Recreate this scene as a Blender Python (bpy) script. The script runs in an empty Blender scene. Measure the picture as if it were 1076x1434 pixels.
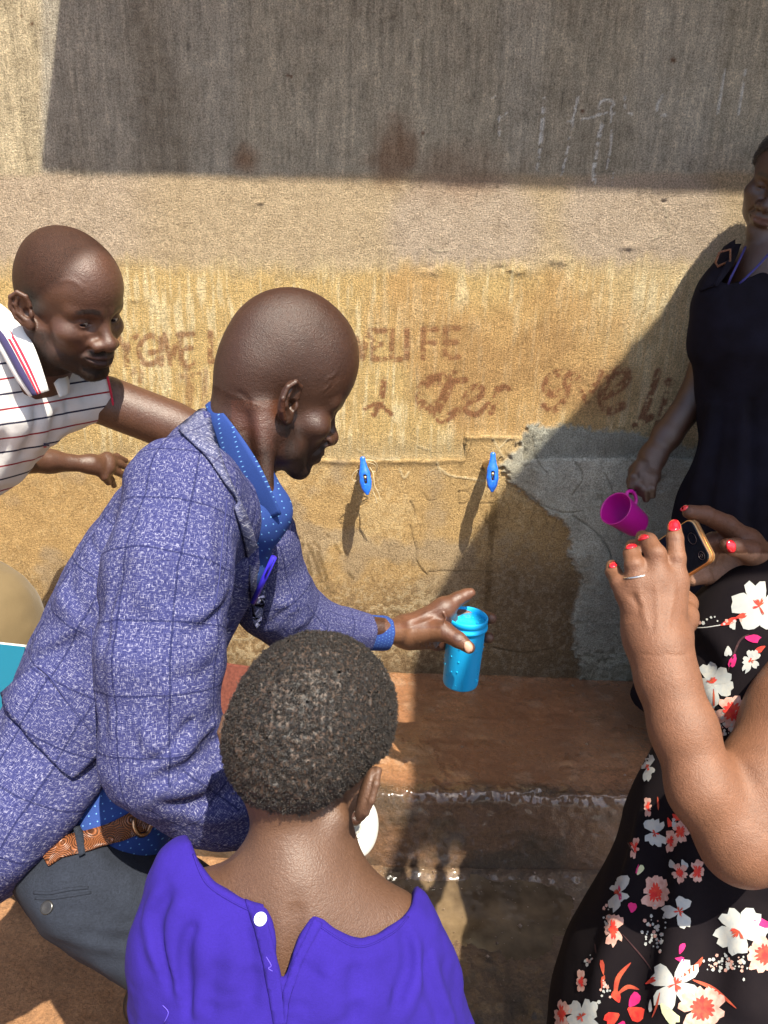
import bpy, bmesh, math, random, time
import numpy as np
from mathutils import Vector, Matrix
from mathutils.geometry import delaunay_2d_cdt
from concurrent.futures import ThreadPoolExecutor
random.seed(4); rng = np.random.default_rng(4)
C = bpy.context.scene.collection
scene = bpy.context.scene
PI = math.pi; LOG = []; LAST = []

# ------------------------------------------------------------------ camera
F, CX, CY = 1080.0, 538.0, 717.0            # focal length and principal point of the photograph, in its pixels
CAM = np.array([0.0, -1.90, 1.35])
PITCH, ROLL = math.radians(20.0), math.radians(1.6)
_f = np.array([0, math.cos(PITCH), -math.sin(PITCH)])
_u0 = np.array([0, math.sin(PITCH), math.cos(PITCH)])
_r0 = np.array([1.0, 0, 0])
_r = math.cos(ROLL) * _r0 + math.sin(ROLL) * _u0
_u = -math.sin(ROLL) * _r0 + math.cos(ROLL) * _u0
cam_d = bpy.data.cameras.new('camera'); cam = bpy.data.objects.new('camera', cam_d); C.objects.link(cam)
cam_d.sensor_fit = 'VERTICAL'; cam_d.sensor_height = 24.0; cam_d.lens = 24.0 * F / 1434.0
cam_d.clip_start = 0.02; cam_d.clip_end = 300.0
cam.matrix_world = Matrix(((_r[0], _u[0], -_f[0], CAM[0]), (_r[1], _u[1], -_f[1], CAM[1]), (_r[2], _u[2], -_f[2], CAM[2]), (0, 0, 0, 1)))
scene.camera = cam
# ------------------------------------------------------------------ light
SUN = np.array([0.25, -0.50, 1.0]); SUN /= np.linalg.norm(SUN)      # towards the sun
world = bpy.data.worlds.new('World'); scene.world = world; world.use_nodes = True
wn = world.node_tree.nodes; wl = world.node_tree.links; wn.clear()
sky_n = wn.new('ShaderNodeTexSky'); sky_n.sky_type = 'NISHITA'; sky_n.sun_disc = False
sky_n.sun_elevation = math.asin(SUN[2]); sky_n.sun_rotation = math.atan2(SUN[0], SUN[1])
sky_n.dust_density = 2.0
bg = wn.new('ShaderNodeBackground'); bg.inputs[1].default_value = 0.125
wo = wn.new('ShaderNodeOutputWorld'); wl.new(sky_n.outputs[0], bg.inputs[0]); wl.new(bg.outputs[0], wo.inputs[0])
sl = bpy.data.lights.new('sun', 'SUN'); sl.energy = 5.0; sl.angle = math.radians(0.5); sl.color = (1.0, 0.92, 0.76)
so = bpy.data.objects.new('sun', sl); C.objects.link(so); so.rotation_euler = Vector(SUN).to_track_quat('Z', 'Y').to_euler()
so.location = (2, -4, 8)
scene.view_settings.view_transform = 'Standard'; scene.view_settings.look = 'None'
scene.view_settings.gamma = 1.0; scene.view_settings.use_curve_mapping = False
scene.view_settings.exposure = 1.32

# ------------------------------------------------------------------ pixel <-> place
def ray(px, py):
    return _f + (px - CX) / F * _r - (py - CY) / F * _u
def A(px, py, d):                              # the point seen at (px, py) at depth d along the view axis
    return CAM + d * ray(px, py)
def AY(px, py, y):                             # ... on the vertical plane Y = y
    v = ray(px, py); return CAM + v * ((y - CAM[1]) / v[1])
def AZ(px, py, z):                             # ... on the level plane Z = z
    v = ray(px, py); return CAM + v * ((z - CAM[2]) / v[2])
def proj(P):
    Q = P - CAM; d = Q @ _f
    return CX + F * (Q @ _r) / d, CY - F * (Q @ _u) / d, d
def nrm(v): return v / np.linalg.norm(v)

# ------------------------------------------------------------------ noise
def _hash(i, j, k, s):
    n = (i * 374761393 + j * 668265263 + k * 2147483647 + s * 974634777) & 0xFFFFFFFF
    n = ((n ^ (n >> 13)) * 1274126177) & 0xFFFFFFFF
    n = n ^ (n >> 16)
    return (n & 0xFFFF).astype(np.float32) / 32767.5 - 1.0
def vn(P, s=0):                                # value noise, about -1..1
    P = np.asarray(P, np.float32); I = np.floor(P); f = P - I; I = I.astype(np.int64)
    f = f * f * f * (f * (f * 6 - 15) + 10)
    x, y, z = f[:, 0], f[:, 1], f[:, 2]; i, j, k = I[:, 0], I[:, 1], I[:, 2]
    def L(a, b, t): return a + (b - a) * t
    c = [[[_hash(i + a, j + b, k + e, s) for e in (0, 1)] for b in (0, 1)] for a in (0, 1)]
    return L(L(L(c[0][0][0], c[0][0][1], z), L(c[0][1][0], c[0][1][1], z), y), L(L(c[1][0][0], c[1][0][1], z), L(c[1][1][0], c[1][1][1], z), y), x)
def vn2(X, Y, s=0):
    I = np.floor(X); J = np.floor(Y); fx = X - I; fy = Y - J; I = I.astype(np.int64); J = J.astype(np.int64)
    fx = fx * fx * (3 - 2 * fx); fy = fy * fy * (3 - 2 * fy); Z = np.zeros_like(I)
    a = _hash(I, J, Z, s); b = _hash(I + 1, J, Z, s); c = _hash(I, J + 1, Z, s); d = _hash(I + 1, J + 1, Z, s)
    return a + (b - a) * fx + (c - a) * fy + (a - b - c + d) * fx * fy
def fbm2(X, Y, n=4, s=0, g=0.5):
    t = 0; a = 1.0; w = 0
    for o in range(n):
        t = t + a * vn2(X * 2 ** o + 17.3 * o, Y * 2 ** o + 9.1 * o, s + o); w += a; a *= g
    return t / w
def sstep(a, b, x):
    t = np.clip((x - a) / (b - a), 0, 1); return t * t * (3 - 2 * t)

# ------------------------------------------------------------------ signed distance shapes
def smin(a, b, k):
    if k <= 0: return np.minimum(a, b)
    h = np.clip(0.5 + 0.5 * (b - a) / k, 0, 1)
    return b + (a - b) * h - k * h * (1 - h)
def smax(a, b, k): return -smin(-a, -b, k)
def f32(v): return np.asarray(v, np.float32)
def d_cap(P, a, b, ra, rb):
    a = f32(a); b = f32(b); ba = b - a; t = np.clip(((P - a) @ ba) / max(ba @ ba, 1e-12), 0, 1)
    q = P - a - t[:, None] * ba
    return np.sqrt(np.einsum('ij,ij->i', q, q)) - (ra + (rb - ra) * t)
def d_ell(P, c, M, r):
    q = P - f32(c); r = f32(r)
    if M is not None: q = q @ f32(M)
    q1 = q / r; k0 = np.sqrt(np.einsum('ij,ij->i', q1, q1)); q2 = q1 / r
    k1 = np.sqrt(np.einsum('ij,ij->i', q2, q2)) + 1e-9
    return np.where(k0 < 1, (k0 - 1) * r.min(), k0 * (k0 - 1) / k1)
class Sdf:
    def __init__(s): s.ops = []                # (mode, fn, k, centre, radius)
    def add(s, fn, c, R, k=0.0, mode='u'): s.ops.append((mode, fn, k, np.asarray(c, float), R)); return s
    def cap(s, a, b, ra, rb, k=0.01, mode='u'):
        a = np.asarray(a, float); b = np.asarray(b, float)
        return s.add(lambda P: d_cap(P, a, b, ra, rb), (a + b) / 2, np.linalg.norm(b - a) / 2 + max(ra, rb), k, mode)
    def fcap(s, a, b, ra, rb, ax, q, k=0.01, mode='u'):   # capsule widened q times along ax
        a = np.asarray(a, float); b = np.asarray(b, float); ax = f32(nrm(np.asarray(ax, float))); a = f32(a); b = f32(b); ba = b - a
        def fn(P):
            t = np.clip(((P - a) @ ba) / (ba @ ba), 0, 1); v = P - a - t[:, None] * ba
            w = v @ ax; v = v - (w * (1 - 1 / q))[:, None] * ax
            return (np.sqrt(np.einsum('ij,ij->i', v, v)) - (ra + (rb - ra) * t)) * (1.0 if q > 1 else q)
        return s.add(fn, (a + b) / 2, np.linalg.norm(ba) / 2 + max(ra, rb) * max(q, 1), k, mode)
    def ell(s, c, r, M=None, k=0.01, mode='u'):
        c = np.asarray(c, float); r = np.asarray(r, float)
        return s.add(lambda P: d_ell(P, c, M, r), c, r.max(), k, mode)
    def sph(s, c, r, k=0.01, mode='u'):
        c = np.asarray(c, float)
        return s.add(lambda P: np.linalg.norm(P - f32(c), axis=1) - r, c, r, k, mode)
    def chain(s, J, k=0.01, mode='u'):
        for (a, ra), (b, rb) in zip(J[:-1], J[1:]): s.cap(a, b, ra, rb, k, mode)
        return s
    def grp(s, o, k=0.01, mode='u'):
        lo, hi = o.bounds(); return s.add(lambda P: o.ev(P), (lo + hi) / 2, np.linalg.norm(hi - lo) / 2, k, mode)
    def disp(s, fn): s.ops.append(('f', fn, 0, None, 0)); return s
    def cut(s, fn, k=0.004): s.ops.append(('s', fn, k, None, 0)); return s     # removes fn < 0
    def keep(s, fn, k=0.004): s.ops.append(('i', fn, k, None, 0)); return s    # keeps fn < 0
    def copy(s): o = Sdf(); o.ops = list(s.ops); return o
    def ev(s, P, thr=None):
        d = np.full(len(P), 10.0, np.float32)
        if thr is not None: lo, hi = P.min(0), P.max(0)
        for mode, fn, k, c, R in s.ops:
            if thr is not None and c is not None:
                g = np.maximum(np.maximum(lo - c, c - hi), 0)
                if math.sqrt(g @ g) - R > thr + k + 0.004: continue
            if mode == 'f': d = d + fn(P); continue
            e = fn(P)
            if mode == 'u': d = smin(d, e, k)
            elif mode == 's': d = smax(d, -e, k)
            else: d = smax(d, e, k)
        return d
    def bounds(s):
        u = [(c, R) for m, _, _, c, R in s.ops if m == 'u']
        return np.min([c - R for c, R in u], 0) - 0.01, np.max([c + R for c, R in u], 0) + 0.01
    def big(s, P, thr=None, n=12000):
        P = f32(P); ch = [P[i:i + n] for i in range(0, len(P), n)]
        if not ch: return np.zeros(0)
        return np.concatenate(list(POOL.map(lambda q: s.ev(q, thr), ch)))
    def grad(s, P, e=0.0006, thr=None):
        g = np.zeros_like(P)
        for v in ((1, -1, -1), (-1, -1, 1), (-1, 1, -1), (1, 1, 1)):
            v = np.array(v, float); g += v * s.big(P + e * v, thr)[:, None]
        return g / (4 * e)
POOL = ThreadPoolExecutor(4)
_O8 = np.array([(a, b, c) for a in (0, 1) for b in (0, 1) for c in (0, 1)])
def polygonise(S, h, lo=None, hi=None, slack=1.45, project=False):
    l, u = S.bounds()
    lo = l if lo is None else np.maximum(l, lo); hi = u if hi is None else np.minimum(u, hi)
    s = 16; n = np.ceil((hi - lo) / (h * s)).astype(int)
    I = np.stack(np.meshgrid(*[np.arange(m) for m in n], indexing='ij'), -1).reshape(-1, 3)
    while True:
        t = h * s * 0.87 * slack
        if s == 1: break
        d = S.big(lo + (I + 0.5) * (h * s), t); I = I[np.abs(d) < t]
        I = (I[:, None, :] * 2 + _O8).reshape(-1, 3); s //= 2
    N = np.array(n) * 16 + 3
    def key(Q): return (Q[..., 0] * N[1] + Q[..., 1]) * N[2] + Q[..., 2]
    ck = key(I[:, None, :] + _O8)
    uk, inv = np.unique(ck, return_inverse=True); inv = inv.reshape(ck.shape)
    q = np.stack([uk // (N[1] * N[2]), (uk // N[2]) % N[1], uk % N[2]], -1)
    bo = np.argsort(((q[:, 0] >> 4) * 4096 + (q[:, 1] >> 4)) * 4096 + (q[:, 2] >> 4), kind='stable')
    val = np.empty(len(uk)); val[bo] = S.big(lo + q[bo] * h, h * 3)
    v8 = val[inv]; sg = v8 < 0; mix = sg.any(1) & ~sg.all(1)
    I = I[mix]; v8 = v8[mix]; sg = sg[mix]
    acc = np.zeros((len(I), 3)); cnt = np.zeros(len(I))
    for a in range(8):
        for ax, st in ((0, 4), (1, 2), (2, 1)):
            if _O8[a][ax] == 0:
                b = a + st; m = sg[:, a] != sg[:, b]
                t = np.where(m, v8[:, a] / np.where(m, v8[:, a] - v8[:, b], 1), 0)
                p = np.tile(_O8[a].astype(float), (len(I), 1)); p[:, ax] += t
                acc += p * m[:, None]; cnt += m
    V = lo + (I + acc / cnt[:, None]) * h
    k0 = key(I); order = np.argsort(k0); ks = k0[order]
    quads = []
    for ax, (b, c) in enumerate(((1, 2), (2, 0), (0, 1))):
        m = sg[:, 0] != sg[:, (4, 2, 1)[ax]]
        base = I[m]; eb = np.eye(3, dtype=int)[b]; ec = np.eye(3, dtype=int)[c]
        ids = []; ok = np.ones(len(base), bool)
        for off in (0 * eb, -eb, -eb - ec, -ec):
            kk = key(base + off); p = np.clip(np.searchsorted(ks, kk), 0, len(ks) - 1)
            ok &= ks[p] == kk; ids.append(order[p])
        Q = np.stack(ids, -1); f = ~sg[m][:, 0]
        Q[f] = Q[f][:, ::-1]; quads.append(Q[ok])
    Q = np.concatenate(quads)
    if not project: return V, Q
    d = S.big(V, h * 3); g = S.grad(V, h * 0.3, h * 3); gg = np.einsum('ij,ij->i', g, g) + 1e-6
    st = -(d / gg)[:, None] * g; ln = np.linalg.norm(st, axis=1)[:, None] + 1e-12
    V = V + st * np.minimum(1, 0.7 * h / ln)
    return V, Q
def cast(S, PX, t0=0.25, t1=3.0):              # where view rays meet a shape
    PX = np.asarray(PX, float)
    D = _f + ((PX[:, 0] - CX) / F)[:, None] * _r - ((PX[:, 1] - CY) / F)[:, None] * _u
    t = np.full(len(PX), t0); act = np.arange(len(PX)); dd = np.full(len(PX), 9.0)
    for _ in range(120):
        d = S.big(CAM + t[act, None] * D[act]); dd[act] = d; t[act] = np.minimum(t[act] + d * 0.85, t1)
        act = act[(np.abs(d) > 0.00025) & (t[act] < t1 - 1e-4)]
        if len(act) == 0: break
    return CAM + t[:, None] * D, (np.abs(dd) < 0.002) & (t < t1 - 0.01)
def poly_sd(X, Y, poly):                       # signed distance to a polygon, negative inside
    p = np.asarray(poly, float); d = np.full(X.shape, 1e9); ins = np.zeros(X.shape, bool)
    for i in range(len(p)):
        a = p[i]; b = p[i - 1]; e = b - a; wx, wy = X - a[0], Y - a[1]
        t = np.clip((wx * e[0] + wy * e[1]) / (e @ e + 1e-12), 0, 1)
        d = np.minimum(d, (wx - e[0] * t) ** 2 + (wy - e[1] * t) ** 2)
        c = (a[1] > Y) != (b[1] > Y)
        if abs(e[1]) > 1e-9: ins ^= c & (X < e[0] * (Y - a[1]) / e[1] + a[0])
    d = np.sqrt(d); return np.where(ins, -d, d)
def px_region(poly):                           # a polygon of the photograph as a cutter through space, in metres
    def fn(P):
        x, y, d = proj(P); return poly_sd(x, y, poly) * np.maximum(d, 0.1) / F
    return fn
def smooth_line(pts, n=8, closed=False):
    p = np.asarray(pts, float); out = []
    m = len(p)
    for i in range(m if closed else m - 1):
        if closed: a, b, c, d = p[i - 1], p[i], p[(i + 1) % m], p[(i + 2) % m]
        else: a, b, c, d = p[max(i - 1, 0)], p[i], p[i + 1], p[min(i + 2, m - 1)]
        for t in np.linspace(0, 1, n, endpoint=False):
            out.append(0.5 * (2 * b + (c - a) * t + (2 * a - 5 * b + 4 * c - d) * t * t + (3 * b - a - 3 * c + d) * t ** 3))
    if not closed: out.append(p[-1])
    return np.array(out)

# ------------------------------------------------------------------ objects
def tag(o, label=None, cat=None, group=None, kind=None):
    if label: o['label'] = label
    if cat: o['category'] = cat
    if group: o['group'] = group
    if kind: o['kind'] = kind
    return o
def empty(name, loc=(0, 0, 0), label=None, cat=None, group=None):
    o = bpy.data.objects.new(name, None); C.objects.link(o); o.location = [float(v) for v in loc]; o.empty_display_size = 0.05
    return tag(o, label, cat, group)
def put(o, parent):
    if parent is not None:
        o.parent = parent; root = parent; off = Vector(parent.location)
        while root.parent is not None: root = root.parent; off = off + Vector(root.location)
        o.location = -off                      # vertices are in world metres
    return o
def mesh(name, V, faces, mat, parent=None, smooth=True, col=None, guv=None):
    me = bpy.data.meshes.new(name); V = np.asarray(V, np.float32)
    if isinstance(faces, np.ndarray) and faces.ndim == 2:
        n, k = faces.shape; me.vertices.add(len(V)); me.vertices.foreach_set('co', V.ravel())
        me.loops.add(n * k); me.loops.foreach_set('vertex_index', faces.astype(np.int32).ravel())
        me.polygons.add(n); me.polygons.foreach_set('loop_start', np.arange(0, n * k, k, dtype=np.int32))
        me.update(calc_edges=True)
    else:
        me.from_pydata([tuple(map(float, v)) for v in V], [], [tuple(int(i) for i in f) for f in faces])
    if smooth: me.polygons.foreach_set('use_smooth', np.ones(len(me.polygons), bool))
    if col is not None:
        c = np.ones((len(V), 4), np.float32); c[:, :3] = col
        at = me.attributes.new('Col', 'FLOAT_COLOR', 'POINT'); at.data.foreach_set('color', c.ravel())
    if guv is not None:
        at = me.attributes.new('GU', 'FLOAT_VECTOR', 'POINT'); at.data.foreach_set('vector', np.asarray(guv, np.float32).ravel())
    me.validate()
    o = bpy.data.objects.new(name, me); C.objects.link(o); me.materials.append(mat)
    return put(o, parent)
def build(name, S, h, mat, parent=None, colfn=None, guvfn=None, lo=None, hi=None, slack=1.45, project=False):
    t0 = time.time(); V, Q = polygonise(S, h, lo, hi, slack, project); LAST[:] = [V, Q]; LOG.append((name, len(Q), round(time.time() - t0, 1)))
    return mesh(name, V, Q, mat, parent, True, colfn(V) if colfn else None, guvfn(V) if guvfn else None)
def tube_geo(pts, rad, n=8, cap=True):
    P = np.asarray(pts, float); R = np.full(len(P), rad) if np.isscalar(rad) else np.asarray(rad, float)
    T = np.gradient(P, axis=0); T /= np.linalg.norm(T, axis=1)[:, None] + 1e-12
    up = np.array([0, 0, 1.0]) if abs(T[0][2]) < 0.9 else np.array([1.0, 0, 0])
    V = []; u = nrm(np.cross(T[0], up))
    for p, t, r in zip(P, T, R):
        u = nrm(u - t * (u @ t)); w = np.cross(t, u)
        for a in range(n): V.append(p + r * (math.cos(2 * PI * a / n) * u + math.sin(2 * PI * a / n) * w))
    Fc = []
    for i in range(len(P) - 1):
        for a in range(n): Fc.append((i * n + a, i * n + (a + 1) % n, (i + 1) * n + (a + 1) % n, (i + 1) * n + a))
    if cap: Fc.append(tuple(range(n))[::-1]); Fc.append(tuple((len(P) - 1) * n + a for a in range(n)))
    return V, Fc
def tube(name, pts, rad, mat, parent=None, n=8): V, Fc = tube_geo(pts, rad, n); return mesh(name, V, Fc, mat, parent)
def lathe(name, prof, o, axis, mat, parent=None, n=40, xdir=None, mod=None):   # prof: (radius, height) from one end to the other
    axis = nrm(np.asarray(axis, float)); x = np.array([1.0, 0, 0]) if xdir is None else np.asarray(xdir, float)
    x = nrm(x - axis * (x @ axis)); y = np.cross(axis, x); V = []; Fc = []; m = len(prof)
    for r, z in prof:
        for a in range(n):
            q = 2 * PI * a / n; V.append(np.asarray(o) + axis * z + r * (math.cos(q) * x + math.sin(q) * y))
    for i in range(m - 1):
        for a in range(n): Fc.append((i * n + a, i * n + (a + 1) % n, (i + 1) * n + (a + 1) % n, (i + 1) * n + a))
    if prof[0][0] > 1e-5: Fc.append(tuple(range(n))[::-1])
    if prof[-1][0] > 1e-5: Fc.append(tuple((m - 1) * n + a for a in range(n)))
    return mesh(name, V, Fc, mat, parent)
def box(name, c, M, half, mat, parent=None, bev=0.002):
    bm = bmesh.new(); bmesh.ops.create_cube(bm, size=2.0)
    for v in bm.verts: v.co = Vector((v.co.x * half[0], v.co.y * half[1], v.co.z * half[2]))
    if bev: bmesh.ops.bevel(bm, geom=list(bm.edges) + list(bm.verts), offset=bev, segments=3, profile=0.5, affect='EDGES')
    V = np.array([v.co[:] for v in bm.verts]) @ np.asarray(M).T + np.asarray(c)
    Fc = [[v.index for v in f.verts] for f in bm.faces]; bm.free()
    return mesh(name, V, Fc, mat, parent, smooth=False)
def patch_geo(poly, S, off, thick, step=5.0, edge=4.0):   # a sheet that lies on a shape: outline given in the photograph's pixels
    p = np.asarray(poly, float); B = []
    for i in range(len(p)):
        a, b = p[i], p[(i + 1) % len(p)]; n = max(1, int(np.linalg.norm(b - a) / edge))
        for t in range(n): B.append(a + (b - a) * t / n)
    B = np.array(B); lo, hi = B.min(0), B.max(0)
    gx, gy = np.meshgrid(np.arange(lo[0], hi[0], step), np.arange(lo[1], hi[1], step)); gx = gx.ravel(); gy = gy.ravel()
    ins = poly_sd(gx, gy, B) < -step * 0.45
    pts = np.concatenate([B, np.stack([gx[ins], gy[ins]], -1)]) if ins.any() else B
    vs, _, fs, _, _, _ = delaunay_2d_cdt([Vector(q) for q in pts], [], [list(range(len(B)))], 1, 1e-4)
    vs = np.array([v[:] for v in vs]); P, ok = cast(S, vs)
    if ok.sum() < 3: return None
    if not ok.all():
        good = np.where(ok)[0]
        for i in np.where(~ok)[0]:             # past the edge of the shape: stay at the nearest depth
            j = good[np.argmin(((vs[good] - vs[i]) ** 2).sum(1))]; P[i] = A(vs[i][0], vs[i][1], proj(P[j][None])[2][0])
    g = S.grad(P, 0.002); g /= np.linalg.norm(g, axis=1)[:, None] + 1e-9
    n = len(vs); top = P + g * (off + thick); bot = P + g * off
    ed = {}; Fc = []
    for f in fs:
        a, b, c = f[:3]
        if np.dot(np.cross(top[b] - top[a], top[c] - top[a]), g[a]) < 0: f = f[::-1]
        Fc.append(tuple(f)); Fc.append(tuple(i + n for i in f[::-1]))
        for i in range(len(f)): ed[(f[i], f[(i + 1) % len(f)])] = 1
    for (i, j) in list(ed):
        if (j, i) not in ed: Fc.append((j, i, i + n, j + n))
    return np.concatenate([top, bot]), Fc
def patch(name, poly, S, off, thick, mat, parent=None, step=5.0, edge=4.0, guvfn=None, col=None):
    r = patch_geo(poly, S, off, thick, step, edge)
    if r is None: return None
    return mesh(name, r[0], r[1], mat, parent, True, col, guvfn(r[0]) if guvfn else None)
def folds(S, items):
    """Folds and creases of a garment: lines drawn on it, each a smooth ridge (+) or groove (-) of its own width."""
    L_ = []
    for pts, w, amp in items:
        P, ok = cast(S, smooth_line(pts, 4)); P = f32(P[ok])
        if len(P) > 2: L_.append((P, w, amp, P.min(0) - 3 * w, P.max(0) + 3 * w))
    def fn(P):
        out = np.zeros(len(P), np.float32); lo, hi = P.min(0), P.max(0)
        for L, w, amp, a, b in L_:
            if (lo > b).any() or (hi < a).any(): continue
            d2 = np.full(len(P), 1e9, np.float32); tt = np.zeros(len(P), np.float32); n = len(L) - 1
            for i in range(n):
                e = L[i + 1] - L[i]; q = P - L[i]; t = np.clip((q @ e) / (e @ e + 1e-9), 0, 1); q = q - t[:, None] * e
                dd = np.einsum('ij,ij->i', q, q); m_ = dd < d2; d2[m_] = dd[m_]; tt[m_] = (i + t[m_]) / n
            out -= amp * np.exp(-d2 / (w * w)) * np.clip(np.sin(PI * (0.06 + 0.88 * tt)) * 1.6, 0, 1)
        return out
    S.disp(fn)
def surf_line(S, pts, n=6):                    # a line of the photograph laid on a shape
    L = smooth_line(pts, n); P, ok = cast(S, L); return P[ok]
# ------------------------------------------------------------------ materials
class Mat:
    def __init__(s, name, rough=0.6, spec=0.5, base=None, sheen=0.0):
        s.m = bpy.data.materials.new(name); s.m.use_nodes = True; s.n = s.m.node_tree.nodes; s.l = s.m.node_tree.links
        s.b = s.n['Principled BSDF']; s.b.inputs['Roughness'].default_value = rough
        s.b.inputs['Specular IOR Level'].default_value = spec
        if base: s.b.inputs['Base Color'].default_value = (*base, 1)
        if sheen: s.b.inputs['Sheen Weight'].default_value = sheen
    def node(s, t, **kw):
        n = s.n.new(t)
        for k, v in kw.items():
            if k.startswith('i_'):
                k = k[2:]; n.inputs[int(k) if k.isdigit() else k].default_value = v
            else: setattr(n, k, v)
        return n
    def attr(s, a): return s.node('ShaderNodeAttribute', attribute_name=a)
    def coord(s, scale=(1, 1, 1), src=None):
        src = src or s.node('ShaderNodeTexCoord').outputs['Object']
        mp = s.node('ShaderNodeMapping'); mp.inputs['Scale'].default_value = scale; s.l.new(src, mp.inputs[0]); return mp.outputs[0]
    def noise(s, vec, scale, detail=3, rough=0.55, dist=0.0):
        n = s.node('ShaderNodeTexNoise'); n.inputs['Scale'].default_value = scale; n.inputs['Detail'].default_value = detail
        n.inputs['Roughness'].default_value = rough; n.inputs['Distortion'].default_value = dist; s.l.new(vec, n.inputs['Vector']); return n.outputs['Fac']
    def ramp(s, fac, stops, interp='LINEAR'):
        n = s.node('ShaderNodeValToRGB'); n.color_ramp.interpolation = interp; e = n.color_ramp.elements
        while len(e) < len(stops): e.new(0.5)
        for el, (p, c) in zip(e, stops): el.position = p; el.color = (*c, 1) if len(c) == 3 else c
        s.l.new(fac, n.inputs[0]); return n.outputs[0]
    def math(s, op, a, b=None, c=None, clamp=False):
        n = s.node('ShaderNodeMath', operation=op, use_clamp=clamp)
        for i, v in enumerate((a, b, c)):
            if v is None: continue
            if isinstance(v, (int, float)): n.inputs[i].default_value = v
            else: s.l.new(v, n.inputs[i])
        return n.outputs[0]
    def mix(s, fac, a, b, mode='MIX'):
        n = s.node('ShaderNodeMix', data_type='RGBA', blend_type=mode)
        for i, v in ((0, fac), (6, a), (7, b)):
            if isinstance(v, (int, float)): n.inputs[i].default_value = v
            elif isinstance(v, tuple): n.inputs[i].default_value = (*v, 1)
            else: s.l.new(v, n.inputs[i])
        return n.outputs[2]
    def grey(s, v, lo, hi):            # 0..1 to a grey multiplier lo..hi
        n = s.node('ShaderNodeMapRange'); n.inputs[3].default_value = lo; n.inputs[4].default_value = hi; s.l.new(v, n.inputs[0]); return n.outputs[0]
    def sep(s, v):
        n = s.node('ShaderNodeSeparateXYZ'); s.l.new(v, n.inputs[0]); return n.outputs
    def color(s, v): s.l.new(v, s.b.inputs['Base Color']); return s
    def rough(s, v): s.l.new(v, s.b.inputs['Roughness']); return s
    def bump(s, h, strength=0.5, dist=0.002, prev=None):
        n = s.node('ShaderNodeBump'); n.inputs['Strength'].default_value = strength; n.inputs['Distance'].default_value = dist
        s.l.new(h, n.inputs['Height'])
        if prev is not None: s.l.new(prev, n.inputs['Normal'])
        s.l.new(n.outputs[0], s.b.inputs['Normal']); return n.outputs[0]

def skin_mat(name, rough=0.42, spec=0.5, pore=700, amp=0.0006, mott=(0.72, 1.28)):
    m = Mat(name, rough, spec); v = m.coord()
    a = m.noise(v, 60, 4); b = m.noise(v, pore, 3, 0.6); sx = m.sep(m.attr('GU').outputs['Vector']); f = m.noise(v, 1000, 2, 0.7)
    m.l.new(m.math('MULTIPLY', m.math('SUBTRACT', 1.0, m.math('MULTIPLY', sx[0], 0.7)), spec), m.b.inputs['Specular IOR Level'])
    c = m.mix(1.0, m.attr('Col').outputs['Color'], m.grey(a, *mott), 'MULTIPLY')
    c = m.mix(1.0, c, m.grey(b, 0.6, 1.4), 'MULTIPLY'); c = m.mix(sx[0], c, m.mix(1.0, c, m.ramp(f, [(0.40, (0.30, 0.28, 0.28)), (0.58, (1.25, 1.2, 1.18))]), 'MULTIPLY')); m.color(c)
    m.rough(m.math('ADD', m.grey(b, rough - 0.1, rough + 0.14), m.math('MULTIPLY', sx[0], 0.12))); m.bump(m.math('ADD', m.math('ADD', b, m.math('MULTIPLY', f, m.math('MULTIPLY', sx[0], 1.5))), m.math('MULTIPLY', m.noise(v, pore * 0.35, 3), 0.7)), 0.6, amp)
    m.b.inputs['Subsurface Weight'].default_value = 0.0
    return m.m

# -------- wall
m = Mat('weathered_plaster', 0.93, 0.2); v = m.coord(); col = m.attr('Col')
st = m.noise(m.coord((1, 1, 0.07)), 300, 4, 0.7)           # vertical brush strokes
gr = m.ramp(m.noise(v, 280, 5, 0.8), [(0.33, (0, 0, 0)), (0.67, (1, 1, 1))]); lg = m.noise(v, 26, 5, 0.6)
sm = m.attr('GU'); sx = m.sep(sm.outputs['Vector'])         # x: coarse grain, y: brushed, z: wet
tex = m.math('ADD', m.math('MULTIPLY', m.math('MULTIPLY', st, sx[1]), 1.0), m.math('MULTIPLY', gr, sx[0]))
c = m.mix(1.0, col.outputs['Color'], m.ramp(lg, [(0.25, (0.80, 0.78, 0.75)), (0.55, (1, 1, 1)), (0.8, (1.10, 1.10, 1.08))]), 'MULTIPLY')
c = m.mix(1.0, c, m.grey(gr, 0.42, 1.62), 'MULTIPLY'); c = m.mix(sx[1], c, m.mix(1.0, c, m.grey(st, 0.45, 1.55), 'MULTIPLY'))
m.color(c); m.bump(tex, 1.0, 0.0095)
m.rough(m.math('SUBTRACT', 0.93, m.math('MULTIPLY', sx[2], 0.35))); M_WALL = m.m
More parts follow.
